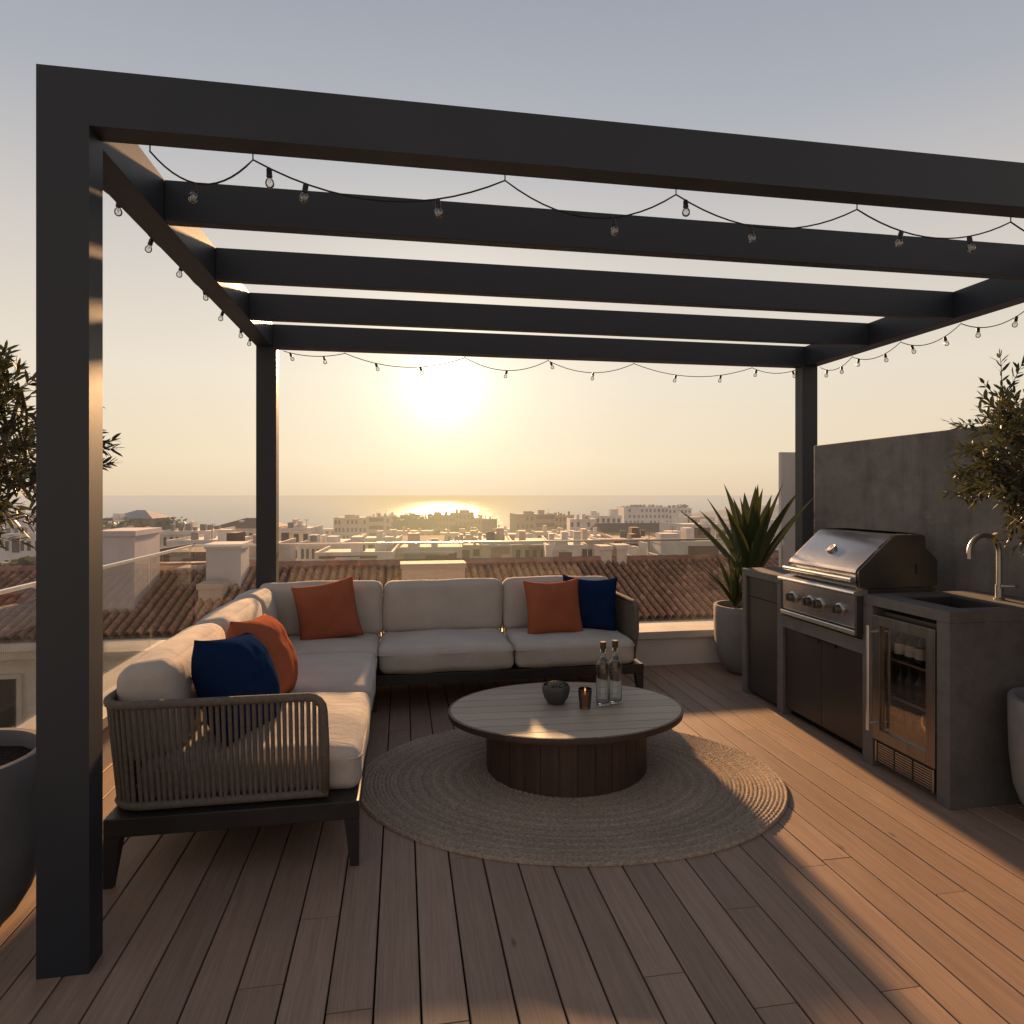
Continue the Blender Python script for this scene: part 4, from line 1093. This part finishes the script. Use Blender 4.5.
# left of the far left post
Hs('town_house', 'pale house with a grey roof box at the left edge behind the olive tree', -40, 20, 513, 90, 12, 'lilac_wall', win=(5,2), extras=[('stair',-.6,.1,3,1.6)])
Hs('town_house', 'low white house beside the olive trunk at the left edge', 4, 40, 534, 52, 10, 'white_wall', win=(3,2), extras=[('chimney',.4,2,.7,1.0)])
Hs('town_house', 'white flat house just behind the front post at mid height', 36, 100, 522, 70, 12, 'white_wall', win=(5,2), extras=[('tank',.3,4)])
Hs('garden_pavilion', 'dark hip roofed pavilion rising among trees on the left', 112, 150, 510.5, 78, 7, 'dark_wall', 'pavilion', 'hip', (2,1), eave=518.5, rmat='grey_wall')
Hs('town_house', 'plain grey walled house below the hip roofed pavilion', 118, 146, 533, 66, 8, 'grey_wall', win=(2,1))
Hs('town_house', 'white terrace house with rooftop screens left of the hip roof', 158, 208, 531, 60, 12, 'white_wall', win=(6,2), extras=[('crenel',7),('mast',-.5,2,2.4),('rail',.0,.5)])
Hs('town_house', 'white house with a low brown hip roof near the far left post', 214, 268, 519, 70, 9, 'white_wall', roof='hip', win=(5,2), eave=528, extras=[('chimney',-.2,3,.8,1.3)])
Hs('town_house', 'narrow pale house left of the brown hip roof', 204, 222, 531, 76, 9, 'lilac_wall', win=(2,2))
Hs('town_house', 'white house with a long brown roof terrace above the tiles', 140, 206, 552, 30, 8, 'brown_wall', win=(0,0), extras=[('band',.05,.95,1.2,.5,'town_roof')])
Hs('town_house', 'pink house peeking beside the far left post', 226, 268, 546, 30, 8, 'pink_wall', win=(2,1), extras=[('awning',0,1,.9,'cream_wall')])
Hs('town_house', 'white flat house between the pink house and the hip roof', 168, 232, 540, 46, 10, 'white_wall', win=(5,2), extras=[('mast',.1,3,1.6),('stair',.3,.7,3,1.2)])
# roof boxes on the tiled roof
def roofbox(label, u0, u1, v, d, dep, zb, mat, chim=False):
    a, b = at(u0, d), at(u1, d); zt = H-(v-495)*d/F; w = (a-b).length; c = (a+b)/2
    t = thing('roof_chimney', label, 'chimney', (c.x, c.y+dep/2, zb))
    obj('shaft', boxes((c.x-w/2, c.x+w/2, c.y, c.y+dep, zb, zt-.10)), mat, t)
    obj('cap', boxes((c.x-w/2-.03, c.x+w/2+.03, c.y-.03, c.y+dep+.03, zt-.099, zt)), mat, t)
    if chim:
        for k in range(3): bm = bmesh.new(); lathe(bm, [(0,0),(.11,0),(.13,.22),(.09,.26),(0,.27)], (c.x-w*.3+k*w*.3, c.y+dep/2, zt+.001), 12); obj('chimney_pot', bm, 'town_roof', t, smooth=True, autos=40)
roofbox('broad white stair box standing on the tiled roof by the front post', 96, 133, 531, 12.15, 1.3, -1.25, 'lilac_wall')
roofbox('white square chimney stack on the tiled roof near the far left post', 207, 240, 544, 13.35, .75, -.85, 'lilac_wall')
roofbox('small pinkish vent box low on the tiled roof under the chimney stack', 199, 221, 584, 12.75, .5, -1.05, 'pink_wall')
roofbox('low cream parapet box on the ridge between the stair box and chimney', 138, 200, 566, 13.9, .9, -.7, 'pink_wall')
roofbox('pale low roof hatch on the ridge behind the sofa', 402, 465, 563.5, 14.1, .6, -.75, 'pink_wall')
roofbox('pair of slim white chimneys with pots above the tiled roof', 601, 612, 546, 15.6, .5, -1.0, 'white_wall')
roofbox('slim white chimney right of its twin above the tiled roof', 617, 627, 545, 15.6, .5, -1.0, 'white_wall')
# middle
Hs('town_house', 'white house with a small square window right of the far left post', 281, 310, 528, 62, 9, 'white_wall', win=(2,2), extras=[('mast',.6,2,1.5)])
Hs('town_house', 'white block with small rooftop boxes left of the balcony flats', 300, 342, 542, 52, 9, 'white_wall', win=(5,1), extras=[('stair',-.8,-.4,2,.9),('stair',.1,.6,2,.7)])
Hs('apartment_block', 'pale five storey flats on the skyline left of the sun', 334, 366, 517.5, 130, 14, 'cream_wall', 'apartment block', win=(5,3), extras=[('stair',-.4,.2,4,1.0)])
Hs('apartment_block', 'flats wing with stacked shaded balconies left of the sun', 366, 384, 516.5, 131, 12, 'cream_wall', 'apartment block', balcony=(.15,.98,5))
Hs('apartment_block', 'narrow stair tower joining the balcony flats to the trees', 381, 390, 516, 134, 10, 'pink_wall', 'apartment block', win=(1,3))
Hs('town_house', 'long low cream house with a brown roof strip above the sofa', 316, 392, 552, 33, 6, 'white_wall', win=(4,1), extras=[('band',.05,.8,.62,.36,'town_roof')])
Hs('town_house', 'cream house with a grey shutter front right of the long low house', 395, 462, 547, 36, 7, 'cream_wall', extras=[('band',.14,.66,1.6,.62,'grey_wall'),('awning',.05,.75,.42,'cream_wall'),('band',.8,.92,1.6,.6,'balcony_shade')])
Hs('town_house', 'low pink roofed house under the skyline trees', 384, 440, 537, 80, 9, 'pink_wall', roof='gable', win=(4,1), eave=541)
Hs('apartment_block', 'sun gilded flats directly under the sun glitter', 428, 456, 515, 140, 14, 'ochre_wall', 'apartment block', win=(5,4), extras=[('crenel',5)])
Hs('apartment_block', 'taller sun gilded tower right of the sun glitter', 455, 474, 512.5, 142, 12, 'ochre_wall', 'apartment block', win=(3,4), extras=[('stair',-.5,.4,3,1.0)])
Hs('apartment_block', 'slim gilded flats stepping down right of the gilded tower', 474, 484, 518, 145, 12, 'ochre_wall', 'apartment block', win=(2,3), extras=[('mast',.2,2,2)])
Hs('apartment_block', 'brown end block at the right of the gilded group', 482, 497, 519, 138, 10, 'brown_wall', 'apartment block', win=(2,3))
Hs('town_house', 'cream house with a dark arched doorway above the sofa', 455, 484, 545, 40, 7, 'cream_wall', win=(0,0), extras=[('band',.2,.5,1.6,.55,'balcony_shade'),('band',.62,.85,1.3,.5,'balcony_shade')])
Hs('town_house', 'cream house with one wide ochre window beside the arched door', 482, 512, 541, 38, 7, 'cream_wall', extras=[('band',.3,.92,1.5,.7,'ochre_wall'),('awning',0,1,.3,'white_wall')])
# right
Hs('town_house', 'low white house on the shore between the gilded and brown blocks', 494, 520, 529, 150, 10, 'white_wall', win=(4,1))
Hs('apartment_block', 'brown flats with two rows of balconies right of centre', 516, 556, 514, 130, 13, 'ochre_wall', 'apartment block', win=(6,3), balcony=(.5,.98,4), extras=[('stair',-.5,-.1,4,1.0)])
Hs('apartment_block', 'brown tower behind the right of the balcony flats', 555, 574, 515, 136, 12, 'ochre_wall', 'apartment block', win=(3,3), extras=[('crenel',4)])
Hs('town_house', 'lilac white house right of the brown flats', 570, 596, 519, 112, 10, 'lilac_wall', win=(3,2), extras=[('mast',-.3,3,1.5)])
Hs('town_house', 'white two storey house with a dark door left of the big white block', 590, 622, 515.5, 122, 10, 'white_wall', win=(4,3), extras=[('stair',.4,.9,3,2.2)])
Hs('apartment_block', 'big white block with jagged rooftop screens on the right skyline', 624, 669, 507, 172, 16, 'lilac_wall', 'apartment block', win=(7,3), extras=[('crenel',10)])
Hs('apartment_block', 'white block with rooftop trees beside the big white one', 668, 692, 508, 176, 14, 'white_wall', 'apartment block', win=(4,3), extras=[('crenel',5)])
Hs('town_house', 'white hillside house below the headland', 686, 716, 517, 150, 12, 'white_wall', win=(5,2))
Hs('town_house', 'long house with a dark brown pitched roof right of centre', 606, 692, 524, 78, 8, 'cream_wall', roof='gable', win=(7,1), eave=532, rmat='brown_wall')
Hs('timber_barn', 'dark brown boarded building with a flat top above the tiles', 614, 670, 538, 46, 8, 'brown_wall', 'building', extras=[('awning',-.3,1.05,.0,'cream_wall')])
Hs('town_house', 'white villa with a row of dark windows left of the agave', 682, 742, 524, 62, 9, 'white_wall', win=(6,1), wsize=(.7,.9))
Hs('town_house', 'lower white house wall in front of the villa', 660, 745, 541, 42, 7, 'white_wall', win=(0,0), extras=[('stair',-1,-.55,.02,.9)])
Hs('town_house', 'cream terraced house with a flat awning above the sofa right end', 505, 548, 541, 42, 8, 'cream_wall', win=(3,1), extras=[('awning',0,1,.3,'white_wall'),('band',.55,.9,2.0,.7,'ochre_wall')])
Hs('town_house', 'white terraced house with a doorway right of the flat awning', 546, 588, 545, 38, 8, 'white_wall', extras=[('band',.15,.5,1.4,.55,'pink_wall'),('band',.86,.98,1.6,.45,'balcony_shade')])
Hs('town_house', 'cream house with a dark tall opening beside the slim chimneys', 574, 604, 541, 44, 8, 'cream_wall', win=(2,1), extras=[('band',.72,.95,2.0,.6,'balcony_shade')])
Hs('town_house', 'small white cube house in front of the brown boarded building', 632, 662, 556, 30, 4, 'white_wall')
Hs('town_house', 'pale house behind the agave leaves', 738, 790, 520, 90, 10, 'lilac_wall', win=(5,2))
Hs('town_house', 'white house low behind the agave planter', 742, 800, 545, 48, 8, 'lilac_wall', win=(3,1))
# skyline filler rows between, each its own house
fill = [(150,186,527,150,'white_wall','low white row house far off left of the hip roof'),(262,300,526,160,'cream_wall','far cream house beside the far left post by the sea'),
        (300,336,529,170,'white_wall','far white house on the shore left of the balcony flats'),(392,432,531,120,'pink_wall','pinkish house half hidden under the skyline trees'),
        (440,480,533,110,'cream_wall','cream house in front of the gilded flats'),(498,532,534,105,'white_wall','white flat house in front of the brown balcony flats'),
        (536,572,532,100,'cream_wall','cream flat house below the brown tower'),(100,128,527,110,'white_wall','far white house between the front post and the pavilion'),
        (352,398,538,75,'white_wall','white flat house below the balcony flats'),(462,508,538,66,'pink_wall','pinkish flat house between the gilded group and the sofa'),
        (560,612,536,72,'white_wall','white flat house under the lilac house')]
for u0,u1,v,d,mt,lb in fill: Hs('town_house', lb, u0, u1, v, d, 9, mt, win=(4,2), extras=[('chimney', TG.uniform(-.6,.6), 2, .7, .8)])

def town_tree(label, u, v, d, w, h, seed, dense=1400):
    d *= 1.9; w *= 1.9; h *= 1.9
    g = random.Random(seed); top = at(u, d, v); bz = top.z-h-2.5
    t = thing('tree', label, 'tree', (top.x, top.y, bz))
    bm = bmesh.new(); b0_ = Vector((top.x, top.y, bz-5))
    tube(bm, [b0_, b0_+Vector((.1,0,5.5)), Vector((top.x+.1, top.y, top.z-h*.35))], [.28,.22,.08], 7)
    lobes = []
    for k in range(9):
        o = Vector((g.gauss(0,.42)*w/2, g.gauss(0,.42)*w/2, -h*.5+g.gauss(0,.30)*h*.7)); lobes.append((top+o, g.uniform(.22,.42)*w*.8))
        tube(bm, [Vector((top.x, top.y, top.z-h*.9)), top+o], [.10,.03], 5)
    obj('trunk', bm, 'bark', t, smooth=True)
    bm = bmesh.new(); lay = tint_layer(bm)
    for k in range(dense):
        c, r = g.choice(lobes); o = Vector((g.gauss(0,1), g.gauss(0,1), g.gauss(0,1))).normalized()*r*g.uniform(.45,1.05)
        o.z *= .75; p = c+o; p.z = min(p.z, top.z+g.uniform(-.2,.1)); n_ = Vector((g.gauss(0,1), g.gauss(0,1), g.gauss(0,1))).normalized(); s = n_.orthogonal()*g.uniform(.25,.55); q = n_.cross(s)
        f = bm.faces.new([bm.verts.new(p+s), bm.verts.new(p+q*.8), bm.verts.new(p-s*1.1), bm.verts.new(p-q*.7)])
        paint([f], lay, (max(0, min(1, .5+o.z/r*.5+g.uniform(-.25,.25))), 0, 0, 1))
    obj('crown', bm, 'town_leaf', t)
for i, a in enumerate([
    ('dark spreading tree left of the hip roofed pavilion', 108, 519, 80, 7, 4.6), ('broad dark tree in front of the hip roofed pavilion', 138, 521, 76, 8, 3.6), ('dark round tree right of the hip roofed pavilion', 158, 518, 80, 6.5, 4.8),
    ('leftmost dark tree on the skyline beside the balcony flats', 396, 516, 138, 8, 5.5), ('middle tree of the skyline row, just left of the sun glitter', 408, 513.5, 142, 8, 6), ('rightmost tree of the skyline row under the sun glitter', 420, 514.5, 140, 8, 5.5),
    ('small tree in front of the gilded flats', 447, 527, 120, 5, 3), ('small tree between the lilac house and the white two storey house', 592, 514, 128, 4, 3.5),
    ('tree rising behind the big white block', 640, 505.5, 180, 9, 4), ('tree on the roof line of the white block on the right', 679, 505, 182, 7, 4), ('green shrub tree low behind the olive trunk at the left', 20, 563, 26, 2.2, 1.6)]):
    town_tree(*a, seed=40+i)

# ------------------------------------------------------------------ sky, sun, camera
w = bpy.data.worlds.new('World'); scn.world = w; w.use_nodes = True
class WW: node_tree = w.node_tree
n = N(WW); bg = n.n['Background']
tc = n.new('ShaderNodeTexCoord'); nv = n.new('ShaderNodeVectorMath', operation='NORMALIZE'); n.link(tc.outputs['Generated'], nv.inputs[0])
sp = n.new('ShaderNodeSeparateXYZ'); n.link(nv.outputs[0], sp.inputs[0])
z = n.math('MAXIMUM', sp.outputs[2], 0)
grad = n.ramp(z, [(0, rgb(226,204,174)), (.05, rgb(240,221,190)), (.17, rgb(237,226,207)), (.33, rgb(212,206,200)), (.48, rgb(176,180,188)), (.64, rgb(154,161,174)), (1, rgb(140,147,160))])
def dotp(v):
    o = n.new('ShaderNodeVectorMath', operation='DOT_PRODUCT'); n.link(nv.outputs[0], o.inputs[0]); o.inputs[1].default_value = v; return o.outputs['Value']
front = n.math('MULTIPLY_ADD', dotp((math.sin(SUN_AZ), math.cos(SUN_AZ), 0)), .5, .5)
dim = n.ramp(front, [(0, (.80,.75,.73)), (.45, (.90,.86,.85)), (.80, (.93,.92,.92)), (1, (1,1,1))])
col = n.mix(1.0, grad, dim, 'MULTIPLY')
gd = n.math('MAXIMUM', dotp(GLOW), 0)
def add_glow(col, p, c):
    g = n.math('POWER', gd, p); o = n.new('ShaderNodeVectorMath', operation='SCALE'); o.inputs[0].default_value = c; n.link(g, o.inputs['Scale'])
    a = n.new('ShaderNodeVectorMath', operation='ADD'); n.link(col, a.inputs[0]); n.link(o.outputs[0], a.inputs[1]); return a.outputs[0]
col = add_glow(col, 12, (.06,.045,.025)); col = add_glow(col, 60, (.24,.205,.135)); col = add_glow(col, 420, (.52,.48,.37)); col = add_glow(col, 2000, (2.2,2.05,1.7))
sky = n.new('ShaderNodeTexSky', sky_type='NISHITA'); sky.sun_disc = False; sky.sun_elevation = SUN_EL; sky.sun_rotation = SUN_AZ
sk = n.new('ShaderNodeVectorMath', operation='SCALE'); n.link(sky.outputs[0], sk.inputs[0]); sk.inputs['Scale'].default_value = .001
ad = n.new('ShaderNodeVectorMath', operation='ADD'); n.link(col, ad.inputs[0]); n.link(sk.outputs[0], ad.inputs[1])
n.link(ad.outputs[0], bg.inputs[0]); bg.inputs[1].default_value = 1.0

sd = bpy.data.lights.new('sun', 'SUN'); sd.energy = 12.5; sd.angle = R(1.8); sd.color = (1, .56, .26)
so = bpy.data.objects.new('sun', sd); C.objects.link(so); so.rotation_euler = SUN.to_track_quat('Z', 'Y').to_euler()

cam = bpy.data.cameras.new('camera'); co = bpy.data.objects.new('camera', cam); C.objects.link(co)
co.location = (0, 0, H); co.rotation_euler = (R(90), 0, -TH)
cam.sensor_width = 36; cam.lens = 36*F/1024; cam.shift_y = -17/1024; cam.clip_start = .05; cam.clip_end = 100000
scn.camera = co
scn.view_settings.view_transform = 'Standard'; scn.view_settings.look = 'None'; scn.view_settings.exposure = 0
scn.cycles.use_denoising = True
scn.cycles.max_bounces = 8; scn.cycles.transparent_max_bounces = 12; scn.cycles.caustics_reflective = False; scn.cycles.caustics_refractive = False
scn.cycles.sample_clamp_indirect = 4
